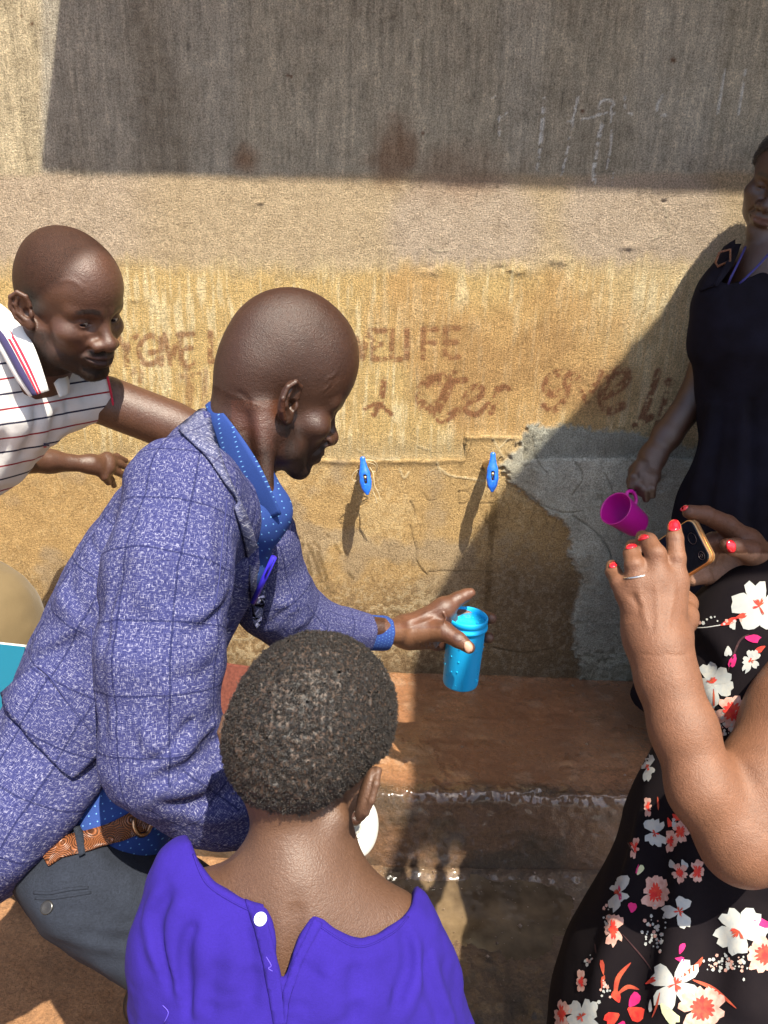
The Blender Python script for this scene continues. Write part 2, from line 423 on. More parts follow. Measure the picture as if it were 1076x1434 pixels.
# -------- mud and wet concrete
def mud(name, lo, hi):
    m = Mat(name, 0.5, 0.5); v = m.coord(); gu = m.sep(m.attr('GU').outputs['Vector'])   # x: wetness
    a = m.noise(v, 9, 6, 0.62); b = m.noise(v, 150, 6, 0.8); e = m.noise(v, 420, 3, 0.7)
    c = m.mix(1.0, m.attr('Col').outputs['Color'], m.grey(a, 0.55, 1.45), 'MULTIPLY'); c = m.mix(1.0, c, m.ramp(b, [(0.3, (0.45, 0.43, 0.42)), (0.5, (1, 1, 1)), (0.7, (1.6, 1.6, 1.6))]), 'MULTIPLY')
    m.color(c); wet = m.math('MULTIPLY', gu[0], m.ramp(a, [(0.30, (0.5,) * 3), (0.55, (1,) * 3)]))
    m.rough(m.math('SUBTRACT', hi, m.math('MULTIPLY', wet, hi - lo))); m.l.new(wet, m.b.inputs['Coat Weight']); m.b.inputs['Coat Roughness'].default_value = 0.12; m.b.inputs['Coat IOR'].default_value = 1.7
    m.bump(m.math('ADD', m.math('MULTIPLY', b, 1.0), m.math('MULTIPLY', e, 0.5)), 0.9, 0.006); return m.m
M_LEDGE = mud('wet_muddy_concrete', 0.10, 0.8); M_GROUND = mud('wet_red_soil', 0.16, 0.92)
m = Mat('shallow_water', 0.03, 0.5, (0.105, 0.068, 0.036)); m.b.inputs['Transmission Weight'].default_value = 0.0; m.b.inputs['IOR'].default_value = 1.33
v = m.coord(); m.color(m.ramp(m.noise(v, 16, 5), [(0.35, (0.060, 0.040, 0.022)), (0.7, (0.15, 0.105, 0.06))])); m.bump(m.noise(v, 45, 3), 0.25, 0.003); m.b.inputs['Coat Weight'].default_value = 1.0; m.b.inputs['Coat Roughness'].default_value = 0.03; M_PUDDLE = m.m
m = Mat('rusty_roof_sheet', 0.55, 0.5); v = m.coord(); m.color(m.ramp(m.noise(v, 7, 5), [(0.35, (0.32, 0.30, 0.28)), (0.62, (0.20, 0.10, 0.05))])); M_ROOF = m.m

def stroke_mask(px, py, pts, w, soft=0.35):        # brush stroke in the photograph's pixels on the wall's grid
    L = smooth_line(pts, 6); lo, hi = L.min(0) - w * 2, L.max(0) + w * 2
    out = np.zeros(px.shape); s = (px > lo[0]) & (px < hi[0]) & (py > lo[1]) & (py < hi[1])
    if not s.any(): return out
    x, y = px[s], py[s]; d = np.full(x.shape, 1e9)
    for a, b in zip(L[:-1], L[1:]):
        e = b - a; t = np.clip(((x - a[0]) * e[0] + (y - a[1]) * e[1]) / (e @ e + 1e-9), 0, 1)
        d = np.minimum(d, np.hypot(x - a[0] - e[0] * t, y - a[1] - e[1] * t))
    out[s] = 1 - sstep(w * (1 - soft), w * (1 + soft), d); return out

# ------------------------------------------------------------------ the wall
def lines(a, b, fine, lo, hi, coarse):
    l = np.arange(lo, a, coarse); r = np.arange(b + coarse, hi, coarse); return np.concatenate([l, np.arange(a, b + fine / 2, fine), r])
wx = lines(-1.12, 1.14, 0.0032, -4.0, 4.0, 0.16); wz = lines(0.12, 1.90, 0.0032, -0.1, 3.4, 0.12)
X, Z = np.meshgrid(wx, wz); sh_ = X.shape; X = X.ravel(); Z = Z.ravel()
px, py, _d = proj(np.stack([X, 0 * X, Z], -1))
n1 = fbm2(X * 6, Z * 6, 5, 3); n2 = fbm2(X * 30, Z * 22, 4, 11); n3 = fbm2(X * 140, Z * 14, 3, 21); n4 = fbm2(X * 2.2, Z * 2.6, 4, 31)
n5 = fbm2(X * 110, Z * 110, 3, 41)
wob = 9 * n2 + 8 * n1
def lerp(a, b, t): return a + (np.asarray(b) - a) * t[:, None]
col = np.tile(np.array([0.54, 0.475, 0.36]), (len(X), 1))
col = lerp(col, (0.45, 0.39, 0.295), sstep(0.0, 0.5, n4) * 0.8)
col = lerp(col, (0.33, 0.28, 0.21), (1 - sstep(60, 260, np.abs(px - 140))) * 0.8)         # darker streaked part
col = lerp(col, (0.64, 0.585, 0.48), sstep(0.05, 0.35, fbm2(X * 5, Z * 1.1, 3, 51)) * 0.45)       # pale washed streaks
col = lerp(col, (0.58, 0.48, 0.32), 1 - sstep(50, 66, px))
col = col * (1 + (1 - sstep(238, 260, py)) * (0.30 * n3 + 0.16 * n5 + 0.12 * n2))[:, None]
band = sstep(238, 252, py + wob * 0.5) * (1 - sstep(350, 392, py + 1.5 * wob + 6 * n3))
col = lerp(col, (0.60, 0.455, 0.285), band * 0.9)
pk = np.maximum(1 - sstep(60, 90, np.hypot((px - 650) * 0.7, (py - 320) * 0.9)), 1 - sstep(70, 100, np.hypot((px - 900) * 0.75, py - 305)))
pk = np.maximum(pk, 0.8 * (1 - sstep(150, 250, px)))
col = lerp(col, (0.57, 0.455, 0.35), np.clip(pk, 0, 1) * band * 0.85)
mid = sstep(350, 392, py + 1.5 * wob + 6 * n3)
col = lerp(col, (0.69, 0.485, 0.21), mid)
col = lerp(col, (0.86, 0.71, 0.42), mid * sstep(-0.05, 0.42, n3 * 0.9 + n1 * 0.5) * 0.8)        # cream brushed highlights
col = lerp(col, (0.74, 0.63, 0.44), mid * sstep(720, 990, px) * 0.45)
rust = sstep(0.0, 0.45, fbm2(X * 4.2, Z * 3.2, 4, 61) + 0.55 * (1 - np.clip(np.hypot((px - 690) / 190, (py - 500) / 120), 0, 2)) - 0.1)
col = lerp(col, (0.60, 0.345, 0.14), mid * rust * 0.6)
rs2 = np.maximum.reduce([1 - sstep(8, 44, np.hypot((px - 555) * 0.8, (py - 215) * 0.6) + 14 * n2), 1 - sstep(4, 26, np.hypot(px - 343, py - 222) + 10 * n2),
                         0.6 * (1 - sstep(10, 60, np.hypot((px - 640) * 0.5, (py - 240)) + 18 * n2))])
col = lerp(col, (0.27, 0.13, 0.06), np.clip(rs2, 0, 1) * 0.7)
for (a, b, r) in ((403, 106, 4), (408, 107, 3), (943, 84, 5), (816, 156, 4), (30, 22, 3), (45, 33, 3), (592, 187, 4)):
    col = lerp(col, (0.16, 0.06, 0.025), (1 - sstep(r * 0.4, r, np.hypot(px - a, py - b) + 1.2 * n5)) * 0.8)
# splash band of smoother plaster
topline = np.where(px < 652, 641, np.where(px < 732, 608, 640)) + 2.2 * n2 + 2 * n1
low = sstep(-3, 3, py - topline)
gap = sstep(596, 640, py + wob) * (1 - low)
col = lerp(col, (0.45, 0.345, 0.20), gap * 0.6)
col = lerp(col, (0.43, 0.285, 0.125), low)
col = lerp(col, (0.52, 0.38, 0.195), low * sstep(-0.1, 0.4, n1 + 0.6 * n5) * 0.7)
col = lerp(col, (0.33, 0.255, 0.165), low * sstep(0.05, 0.4, fbm2(X * 9, Z * 9, 4, 71)) * 0.7)
dirt = low * sstep(760, 880, py + 30 * n1)
col = lerp(col, (0.30, 0.205, 0.11), dirt * 0.75)
col = lerp(col, (0.50, 0.40, 0.25), dirt * sstep(0.1, 0.25, n5 + 0.3 * n2) * 0.75)
col = lerp(col, (0.17, 0.105, 0.055), dirt * sstep(0.12, 0.3, -n5 + 0.3 * n1) * 0.6)
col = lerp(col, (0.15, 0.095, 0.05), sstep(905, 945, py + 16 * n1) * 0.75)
lower_right = low * sstep(610, 720, px + 30 * n1) * sstep(700, 820, py + 25 * n2)  # darker and a little smoother towards the lower right
col = lerp(col, (0.20, 0.135, 0.075), lower_right * 0.8)
col = lerp(col, (0.33, 0.26, 0.18), lower_right * sstep(0.12, 0.3, n5 + 0.35 * n2) * 0.45)
# new grey cement
cem_poly = [(738, 592), (800, 598), (880, 606), (945, 622), (1100, 640), (1100, 960), (806, 952), (806, 900), (798, 866), (812, 812), (796, 770), (800, 742), (778, 722), (744, 700), (716, 676), (704, 650), (722, 622)]
cd = poly_sd(px, py, cem_poly) + 5 * n1 + 7 * n2
cem = 1 - sstep(-4.0, 3.0, cd + 7 * n5)
cc = np.array([0.37, 0.365, 0.305]) * (1 + 0.16 * n1 + 0.10 * n2)[:, None]
cc = lerp(cc, (0.16, 0.15, 0.115), sstep(0.05, 0.3, n5 + 0.5 * n1) * sstep(790, 900, py) * 0.8)
cc = lerp(cc, (0.24, 0.21, 0.15), sstep(0.0, 0.4, n1 - 0.2 * n2) * 0.6)
cc = lerp(cc, (0.44, 0.435, 0.37), sstep(0.2, 0.5, n2) * 0.4)
col = np.where(cem[:, None] > 0, lerp(col, (0, 0, 0), cem) + cc * cem[:, None], col)
# relief (towards the yard)
hgt = 0.0019 * n3 * (1 - low) + 0.0011 * n5 * (1 - low) + 0.002 * n1 + 0.0007 * n2
hgt += low * 0.009 + low * (0.0006 * n2 + 0.0011 * sstep(0.0, 0.4, n5) * dirt)
lip = np.exp(-((py - topline - 3) / 4.5) ** 2) * (px < 740); hgt += 0.004 * lip
trow = np.abs(fbm2(X * 16 + 3 * n1, Z * 34 - 4 * n1, 4, 81)); hgt += cem * (0.009 + 0.0035 * trow + 0.003 * n1 + 0.0012 * n5)
hgt -= 0.006 * np.exp(-(cd / 4.0) ** 2) * sstep(0.0, 0.35, fbm2(X * 24, Z * 24, 3, 91)) * (px > 690)
def groove(pts, w, dep, dark=0.5, c=(0.10, 0.065, 0.035)):
    global hgt, col
    k = stroke_mask(px, py, pts, w); hgt = hgt - dep * k; col = lerp(col, c, k * dark)
for q in ([(575, 735), (578, 752), (583, 768), (583, 782), (590, 795), (598, 803)], [(574, 700), (580, 712), (580, 724)], [(660, 620), (655, 636), (650, 648)],           [(690, 905), (730, 912), (760, 909)], [(745, 610), (750, 640), (765, 660)], [(800, 720), (830, 740), (850, 765), (860, 800)], [(880, 640), (905, 660), (930, 664)], [(840, 690), (850, 720), (870, 745)],
          [(740, 690), (760, 705), (790, 715), (815, 712)], [(845, 660), (858, 690), (862, 712)], [(800, 640), (815, 665), (800, 690)], [(700, 640), (690, 652), (672, 656)]): groove(q, 0.95, 0.0035, 0.34)
for q in ([(642, 686), (643, 716)], [(641, 688), (652, 687), (659, 694), (652, 703), (643, 704)], [(672, 704), (674, 722)], [(672, 704), (690, 703)], [(674, 722), (688, 735), (700, 735)],                       # letters scratched while wet
          [(697, 700), (699, 722)], [(697, 699), (708, 702), (713, 713), (708, 723), (697, 724)], [(735, 703), (728, 702), (724, 708), (730, 716), (728, 724), (720, 725)],
          [(752, 713), (744, 722), (745, 735), (754, 742), (764, 732), (762, 718), (752, 713)], [(773, 742), (780, 724), (784, 724), (790, 732), (794, 722)], [(600, 799), (640, 798), (690, 799)], [(593, 690), (600, 700), (607, 699)]): groove(q, 0.9, 0.0022, 0.32)
for q in ([(616, 654), (630, 664), (655, 668), (678, 672)], [(690, 612), (700, 632), (706, 640)], [(500, 628), (520, 640), (560, 641)], [(560, 655), (566, 668), (572, 660)], [(612, 645), (616, 660)], [(585, 624), (600, 630)], [(700, 625), (712, 612)]):
    k = stroke_mask(px, py, q, 1.2); hgt += 0.002 * k; col = lerp(col, (0.62, 0.50, 0.30), k * 0.8)
for q in ([(930, 285), (938, 322)], [(915, 335), (928, 328)], [(600, 345), (612, 352), (628, 350)]):
    k = stroke_mask(px, py, q, 1.3); hgt += 0.002 * k; col = lerp(col, (0.62, 0.52, 0.38), k * 0.7)
for (a, b, r, h_) in ((605, 378, 14, .005), (725, 378, 20, .006), (780, 365, 16, .006), (880, 345, 10, .004), (365, 283, 6, .004), (600, 375, 9, -.005), (930, 282, 4, -.006), (188, 420, 6, .004), (700, 376, 8, -.004)):
    hgt += h_ * np.exp(-((px - a) ** 2 / r ** 2 + (py - b) ** 2 / (r * 0.45) ** 2)) * (1 + 0.5 * n5)
# faded red lettering, brush-painted
paint = np.zeros(len(X))
def S_(pts, w=4.2, a=1.0):
    global paint
    paint = np.maximum(paint, stroke_mask(px, py, pts, w) * a)
def glyph(ch, x, y, w, h, **k):
    G = {'B': [[(0, 0), (0, 1)], [(0, 0), (.7, .05), (.8, .3), (.6, .47), (0, .5)], [(0, .5), (.8, .55), (.95, .8), (.7, 1), (0, 1)]], 'Y': [[(0, 0), (.5, .5)], [(1, 0), (.5, .5), (.5, 1)]],
         'G': [[(1, .1), (.6, 0), (.15, .2), (0, .55), (.2, .92), (.6, 1), (1, .85), (1, .6), (.6, .6)]], 'I': [[(.5, 0), (.5, 1)]], 'V': [[(0, 0), (.5, 1)], [(.5, 1), (1, 0)]], 'E': [[(.1, 0), (.1, 1)], [(.1, 0), (1, 0)], [(.1, .5), (.85, .48)], [(.1, 1), (1, 1)]],
         'W': [[(0, 0), (.25, 1)], [(.25, 1), (.5, .3)], [(.5, .3), (.75, 1)], [(.75, 1), (1, 0)]], 'L': [[(.05, 0), (.05, 1)], [(.05, 1), (.95, 1)]], 'F': [[(.05, 0), (.05, 1)], [(.05, 0), (1, 0)], [(.05, .48), (.8, .48)]], 'N': [[(0, 1), (0, 0)], [(0, 0), (1, 1)], [(1, 1), (1, 0)]], 'U': [[(0, 0), (0, .75), (.4, 1), (.9, .8), (1, 0)]]}[ch]
    for s in G: S_([(x + a * w, y + b * h) for a, b in s], **k)
for ch, x, y, w in (('B', 140, 472, 15), ('Y', 165, 470, 26), ('G', 195, 470, 26), ('I', 222, 470, 8), ('V', 230, 469, 20), ('E', 252, 468, 18), ('L', 294, 466, 18), ('W', 482, 462, 34), ('E', 521, 463, 18), ('L', 548, 463, 14), ('I', 566, 462, 8), ('F', 592, 461, 20), ('E', 622, 460, 20)):
    glyph(ch, x, y, w, 40, w_=0) if False else glyph(ch, x, y, w, 40)
for q, w in (([(186, 524), (190, 518), (198, 522), (196, 534)], 4), ([(262, 512), (266, 540), (264, 566)], 6), ([(250, 528), (280, 524)], 4), ([(288, 520), (286, 566)], 4), ([(108, 572), (116, 590), (140, 590), (165, 588)], 4), ([(150, 570), (160, 588), (185, 588), (205, 584)], 4), ([(206, 560), (214, 580), (225, 584)], 4),
             ([(538, 532), (534, 560), (524, 580)], 4.5), ([(512, 572), (530, 566), (548, 580)], 3.5), ([(620, 528), (600, 534), (588, 552), (596, 572), (616, 566), (628, 540)], 7), ([(636, 524), (626, 550), (612, 578), (620, 588), (640, 576)], 6), ([(612, 536), (652, 532)], 4.5),
             ([(652, 566), (672, 556), (676, 544), (664, 542), (652, 556), (652, 574), (668, 580), (684, 566)], 4.2), ([(696, 544), (694, 562), (688, 578)], 4), ([(694, 556), (704, 542), (712, 544)], 4),
             ([(796, 524), (776, 524), (764, 540), (772, 552), (790, 542), (798, 526)], 6), ([(798, 526), (792, 556), (776, 574), (762, 568)], 4.5), ([(808, 524), (816, 550), (822, 562)], 4.5), ([(822, 562), (836, 536), (842, 522)], 4.5), ([(846, 556), (872, 540), (880, 524), (868, 518), (850, 534), (842, 558), (852, 576), (872, 568)], 6),
             ([(922, 520), (912, 552), (898, 588), (890, 596)], 5), ([(898, 592), (912, 584)], 5), ([(934, 552), (926, 580), (920, 598)], 4.5), ([(926, 574), (934, 590), (938, 598)], 4.5), ([(936, 534), (938, 537)], 6)): S_(q, w)
wear = sstep(-0.46, 0.02, n5 * 0.9 + n1 * 0.35 + n3 * 0.3 + 0.05)
wear *= np.where(py < 515, 0.72, 0.85) * np.where((px < 340) & (py > 515), 0.6, 1)
col = lerp(col, (0.24, 0.070, 0.036), paint * wear * 0.92)
halo = np.zeros(len(X)); S0 = paint; paint = halo
for q in ([(600, 545), (650, 560)], [(790, 545), (870, 545)], [(640, 480), (700, 520), (770, 480)]): S_(q, 34)
col = lerp(col, (0.34, 0.175, 0.075), paint * 0.30); paint = S0
# chalk
ch = np.zeros(len(X))
for q, w in (([(762, 138), (759, 180), (753, 238)], 2.4), ([(812, 128), (803, 165), (796, 205), (786, 250)], 1.6), ([(796, 170), (825, 165), (850, 158)], 1.3), ([(838, 160), (842, 142), (858, 142), (860, 160)], 1.6), ([(845, 170), (834, 215), (832, 256)], 3), ([(856, 150), (856, 200), (850, 235)], 1.4),
             ([(875, 136), (876, 160)], 1.3), ([(886, 160), (880, 158)], 1.4), ([(928, 134), (920, 150), (926, 161), (936, 160)], 1.8), ([(950, 142), (958, 138)], 1.8), ([(700, 160), (699, 180), (700, 190)], 1.4), ([(698, 166), (710, 158)], 1.3), ([(690, 138), (694, 136)], 1.4), ([(858, 240), (857, 258)], 2), ([(1015, 98), (1005, 160)], 1.2), ([(1044, 98), (1034, 160)], 1.2)):
    ch = np.maximum(ch, stroke_mask(px, py, q, w))
col = lerp(col, (0.84, 0.83, 0.79), ch * sstep(-0.22, 0.06, n5 + 0.2 * n2) * 0.9)
# water splashes and drips
wet = np.zeros(len(X)); S0 = paint; paint = wet
for q, w in (([(392, 748), (396, 772), (390, 800), (402, 826)], 3.6), ([(408, 764), (416, 785), (410, 812), (420, 836)], 4.2), ([(420, 752), (430, 778), (436, 802)], 3.4), ([(433, 760), (445, 790), (450, 812)], 3.2), ([(446, 772), (456, 800), (460, 822)], 3.0), ([(440, 757), (449, 766)], 2), ([(470, 762), (477, 772)], 2.5), ([(485, 795), (495, 808)], 2.2), ([(402, 834), (414, 850)], 3), ([(455, 745), (461, 750)], 2),
             ([(396, 810), (404, 830), (412, 846)], 3), ([(428, 806), (438, 826)], 2.6), ([(690, 690), (688, 740), (684, 800), (682, 850)], 4.5), ([(694, 690), (694, 720), (696, 740)], 2.2), ([(680, 692), (681, 730)], 2)): S_(q, w)
wet = paint * sstep(-0.35, 0.1, n5 + n2 * 0.6 + 0.15); paint = S0
wet = np.clip(wet, 0, 1) * (cem < 0.5)
col = lerp(col, (0.0, 0.0, 0.0), wet * 0.55) ; col[:, 0] += wet * 0.04; col[:, 1] += wet * 0.018
col = np.clip(col, 0.01, 0.9)
Yh = -hgt * ((np.abs(X) < 1.3) & (Z < 2.1))
gu = np.stack([np.where(low > 0.5, 0.34 + 0.4 * dirt, 1.0) * (1 - cem * 0.45), (1 - low) * np.clip(0.65 + 0.35 * sstep(0.0, 0.3, n4) - 0.4 * band, 0.1, 1), np.maximum(wet, lower_right * 0.5)], -1)
ny, nx = sh_; idx = np.arange(ny * nx).reshape(ny, nx)
Q = np.stack([idx[:-1, :-1], idx[:-1, 1:], idx[1:, 1:], idx[1:, :-1]], -1).reshape(-1, 4)
wall = mesh('wall', np.stack([X, Yh, Z], -1), Q, M_WALL, None, True, col, gu)
tag(wall, 'weathered plaster wall with faded red lettering and a grey cement patch', 'wall')
bk = box('wall_body', (0, 0.17, 1.65), np.eye(3), (4.0, 0.14, 1.75), M_ROOF, None, 0); bk.data.materials[0] = M_WALL; put(bk, wall)
bk.name = 'masonry'; c4 = bk.data.attributes.new('Col', 'FLOAT_COLOR', 'POINT'); c4.data.foreach_set('color', np.tile([0.33, 0.28, 0.21, 1], len(bk.data.vertices)).astype(np.float32))

# ------------------------------------------------------------------ the step in front of the wall
ZL, YE = 0.181, -0.508
prof = [(0.02, ZL)] + [(-y, ZL) for y in np.arange(0.0, 0.485, 0.0045)]
for a in np.linspace(0, PI / 2 * 0.93, 9): prof.append((YE + 0.024 - 0.026 * math.sin(a), ZL - 0.026 + 0.026 * math.cos(a)))
y0, z0 = prof[-1]
for t in np.linspace(0, 1, 38)[1:]: prof.append((y0 - 0.022 * t, z0 + (-0.02 - z0) * t))
prof = np.array(prof); T = np.gradient(prof, axis=0); T /= np.linalg.norm(T, axis=1)[:, None]; Nn = np.stack([-T[:, 1], T[:, 0]], -1); Nn *= np.where(Nn[:, 1:] < -0.2, -1, 1); Nn[Nn[:, 0] > 0.5] *= -1
lx = lines(-0.75, 0.85, 0.0045, -3.6, 3.6, 0.15)
Xg, K = np.meshgrid(lx, np.arange(len(prof))); sh_ = Xg.shape; Xg = Xg.ravel(); K = K.ravel()
s_ = np.concatenate([[0], np.cumsum(np.linalg.norm(np.diff(prof, axis=0), axis=1))])[K]
a1 = fbm2(Xg * 5, s_ * 5, 5, 5); a2 = fbm2(Xg * 24, s_ * 24, 4, 15); a3 = fbm2(Xg * 70, s_ * 70, 3, 25)
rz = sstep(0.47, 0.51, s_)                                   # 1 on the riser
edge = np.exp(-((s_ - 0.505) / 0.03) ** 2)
h = (0.003 * a1 + 0.0026 * a2 + 0.0014 * a3) * (1 + 0.6 * rz) + rz * 0.004 * fbm2(Xg * 14, s_ * 14, 4, 35) + edge * (0.004 * a2 + 0.003 * a3)
h -= 0.012 * np.exp(-((s_ - 0.0) / 0.02) ** 2)
for q in range(70):                                          # scuffs and small lumps
    cx, cs = rng.uniform(-0.1, 0.65), rng.uniform(0.05, 0.45); r = rng.uniform(0.006, 0.02); h += rng.uniform(-0.004, 0.004) * np.exp(-(((Xg - cx) / (2 * r)) ** 2 + ((s_ - cs) / r) ** 2))
h[s_ < 0.02] = np.minimum(h[s_ < 0.02], 0)
P = np.stack([Xg, prof[K, 0] + Nn[K, 0] * h, prof[K, 1] + Nn[K, 1] * h], -1)
col = np.tile(np.array([0.235, 0.105, 0.046]), (len(P), 1))
col = lerp(col, (0.28, 0.14, 0.066), sstep(0.0, 0.5, a1) * 0.7); col = lerp(col, (0.19, 0.085, 0.040), sstep(0.05, 0.5, -a1 + 0.4 * a2) * 0.8)
col = lerp(col, (0.33, 0.20, 0.12), sstep(0.25, 0.5, a2) * 0.5)
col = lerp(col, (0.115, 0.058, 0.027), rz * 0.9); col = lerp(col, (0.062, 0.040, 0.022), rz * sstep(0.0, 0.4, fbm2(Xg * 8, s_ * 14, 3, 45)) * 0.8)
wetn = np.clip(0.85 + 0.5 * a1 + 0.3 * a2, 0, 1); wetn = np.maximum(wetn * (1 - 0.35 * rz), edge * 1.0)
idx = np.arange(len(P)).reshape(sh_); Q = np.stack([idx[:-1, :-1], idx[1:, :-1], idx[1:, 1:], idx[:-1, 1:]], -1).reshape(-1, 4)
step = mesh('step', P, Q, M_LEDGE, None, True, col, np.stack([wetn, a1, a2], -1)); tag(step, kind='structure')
# ------------------------------------------------------------------ ground
gx = lines(-0.95, 0.95, 0.006, -40, 40, 0.9); gy = np.concatenate([-np.geomspace(1, 60, 40)[::-1] * 1.0 - 0.75, np.arange(-1.74, -0.49, 0.006)])
Xg, Yg = np.meshgrid(gx, gy); sh_ = Xg.shape; Xg = Xg.ravel(); Yg = Yg.ravel(); near = (Yg > -1.9) & (np.abs(Xg) < 1)
a1 = fbm2(Xg * 4, Yg * 4, 5, 7); a2 = fbm2(Xg * 22, Yg * 22, 4, 17); a3 = fbm2(Xg * 75, Yg * 75, 3, 27)
wetz = sstep(-0.25, 0.05, Xg + 0.12 * a1)                    # the wet right-hand part below the taps
h = 0.010 * a1 + 0.006 * a2 * (0.5 + sstep(-0.85, -1.0, Yg)) + 0.0035 * a3 * (0.5 + np.abs(fbm2(Xg * 12, Yg * 12, 2, 57)))
pud = np.exp(-(((Xg - 0.22) / 0.30) ** 2 + ((Yg + 0.62) / 0.11) ** 2)); h = h * (1 - 0.75 * pud) - 0.012 * pud
h += 0.014 * np.exp(-((Yg + 0.545) / 0.018) ** 2) * (0.6 + a2)   # mud washed against the step
h[~near] = 0.02 * a1[~near]; h = np.where(near, h, h)
col = np.tile(np.array([0.25, 0.125, 0.055]), (len(Xg), 1))
col = lerp(col, (0.31, 0.175, 0.085), sstep(0.0, 0.5, a1) * 0.6); col = lerp(col, (0.085, 0.058, 0.033), wetz * (0.75 + 0.25 * sstep(-0.75, -1.0, Yg)))
col = lerp(col, (0.20, 0.14, 0.08), sstep(0.15, 0.5, a2) * wetz * 0.5); col = lerp(col, (0.055, 0.04, 0.025), wetz * sstep(0.1, 0.45, -a2) * 0.6)
idx = np.arange(len(Xg)).reshape(sh_); Q = np.stack([idx[:-1, :-1], idx[:-1, 1:], idx[1:, 1:], idx[1:, :-1]], -1).reshape(-1, 4)
ground = mesh('ground', np.stack([Xg, Yg, h], -1), Q, M_GROUND, None, True, col, np.stack([wetz * np.clip(0.6 + 0.7 * a1 + 0.3 * a2, 0, 1), a1, a2], -1)); tag(ground, kind='structure')
px_ = smooth_line([(-0.10, -0.56), (0.15, -0.545), (0.5, -0.55), (0.72, -0.60), (0.70, -0.72), (0.45, -0.74), (0.2, -0.77), (0.0, -0.70)], 8, True)
mesh('puddle', [(0.3, -0.65, -0.006)] + [(a, b, -0.006) for a, b in px_], [(0, 1 + i, 1 + (i + 1) % len(px_)) for i in range(len(px_))][::1], M_PUDDLE, None, False)['kind'] = 'structure'
V = []; Fc = []                                             # small stones
for i in range(420):
    if i < 90: x, y, z = rng.uniform(0.0, 0.6), rng.uniform(-0.47, -0.03), ZL
    elif i < 190: x, y, z = rng.uniform(0.0, 0.55), rng.uniform(-0.60, -0.54), 0.006
    else: x, y, z = rng.uniform(-0.1, 0.45), rng.uniform(-1.2, -0.55), 0.0
    r = rng.uniform(0.0010, 0.0022) * (1 + 1.6 * (rng.random() < 0.08)); o = len(V)
    for v in ((1, 0, 0), (-1, 0, 0), (0, 1, 0), (0, -1, 0), (0, 0, 1), (0, 0, -.6)): V.append(np.array([x, y, z]) + r * np.array(v) * rng.uniform(0.7, 1.3, 3))
    Fc += [(o + a, o + b, o + c) for a, b, c in ((0, 2, 4), (2, 1, 4), (1, 3, 4), (3, 0, 4), (2, 0, 5), (1, 2, 5), (3, 1, 5), (0, 3, 5))]
m = Mat('pebble_stone', 0.5, 0.5); m.color(m.ramp(m.noise(m.coord(), 60, 2), [(0.35, (0.09, 0.05, 0.03)), (0.6, (0.24, 0.16, 0.11))])); tag(mesh('pebbles', V, Fc, m.m), kind='stuff')

# ------------------------------------------------------------------ roofs out of view whose shade falls on the wall
def shadow_to(P, z): t = (z - P[2]) / SUN[2]; return P + SUN * t
def roof(name, poly, z, label):
    lo, hi = np.min(poly, 0), np.max(poly, 0); n = len(poly)
    V = [(x, y, z + dz) for dz in (0.02, 0.0) for x, y in poly]
    r = empty(name, (float(np.mean([p[0] for p in poly])), float(np.mean([p[1] for p in poly])), z), label, 'roof')
    mesh('deck', V, [tuple(range(n)), tuple(range(2 * n - 1, n - 1, -1))] + [(i, i + n, (i + 1) % n + n, (i + 1) % n) for i in range(n)], M_ROOF, r, False)
    V = []; Fc = []                                         # rolled ribs of the sheets
    for x in np.arange(lo[0] + 0.1, hi[0], 0.19):
        ys = []
        for i in range(n):
            a, b = poly[i], poly[(i + 1) % n]
            if (a[0] > x) != (b[0] > x): ys.append(a[1] + (b[1] - a[1]) * (x - a[0]) / (b[0] - a[0]))
        if len(ys) < 2: continue
        v, f = tube_geo([(x, min(ys) + 0.01, z + 0.024), (x, max(ys) - 0.01, z + 0.024)], 0.016, 6); o = len(V); V += v; Fc += [tuple(i + o for i in q) for q in f]
    if V: mesh('rib', V, Fc, M_ROOF, r, False)['kind'] = 'stuff'
    return r
ZE = 2.55; e0 = shadow_to(np.array([-0.80, 0, 1.457]), ZE); e1 = shadow_to(np.array([0.9, 0, 1.466]), ZE)
xl = e0[0] + 0.005
roof('roof_eave', [(xl, 0.02), (xl, e0[1]), (2.4, e1[1] - 0.012), (2.4, 0.02)], ZE, 'rusty sheet metal eave along the top of the plaster wall')
ZR = 3.0
pts = [AY(*q, 0) for q in ((1000, 378), (940, 432), (880, 500), (830, 556), (770, 622), (710, 694), (668, 752), (636, 800), (606, 850))] + [AZ(*q, ZL) for q in ((580, 960), (578, 1020), (578, 1070), (580, 1100))]  # unseen awning: outline traced back from the shade wanted on wall and step
rp = [shadow_to(q, ZR)[:2] for q in pts]
rp = [tuple(map(float, q)) for q in rp]; 
roof('awning', rp + [(rp[-1][0], -2.05), (0.80, -2.05), (0.85, -2.00), (0.94, -2.00), (1.05, -2.06), (3.2, -2.06), (3.2, rp[0][1])][0:], ZR, 'unseen sheet metal awning shaped to shade the right end of the wall')
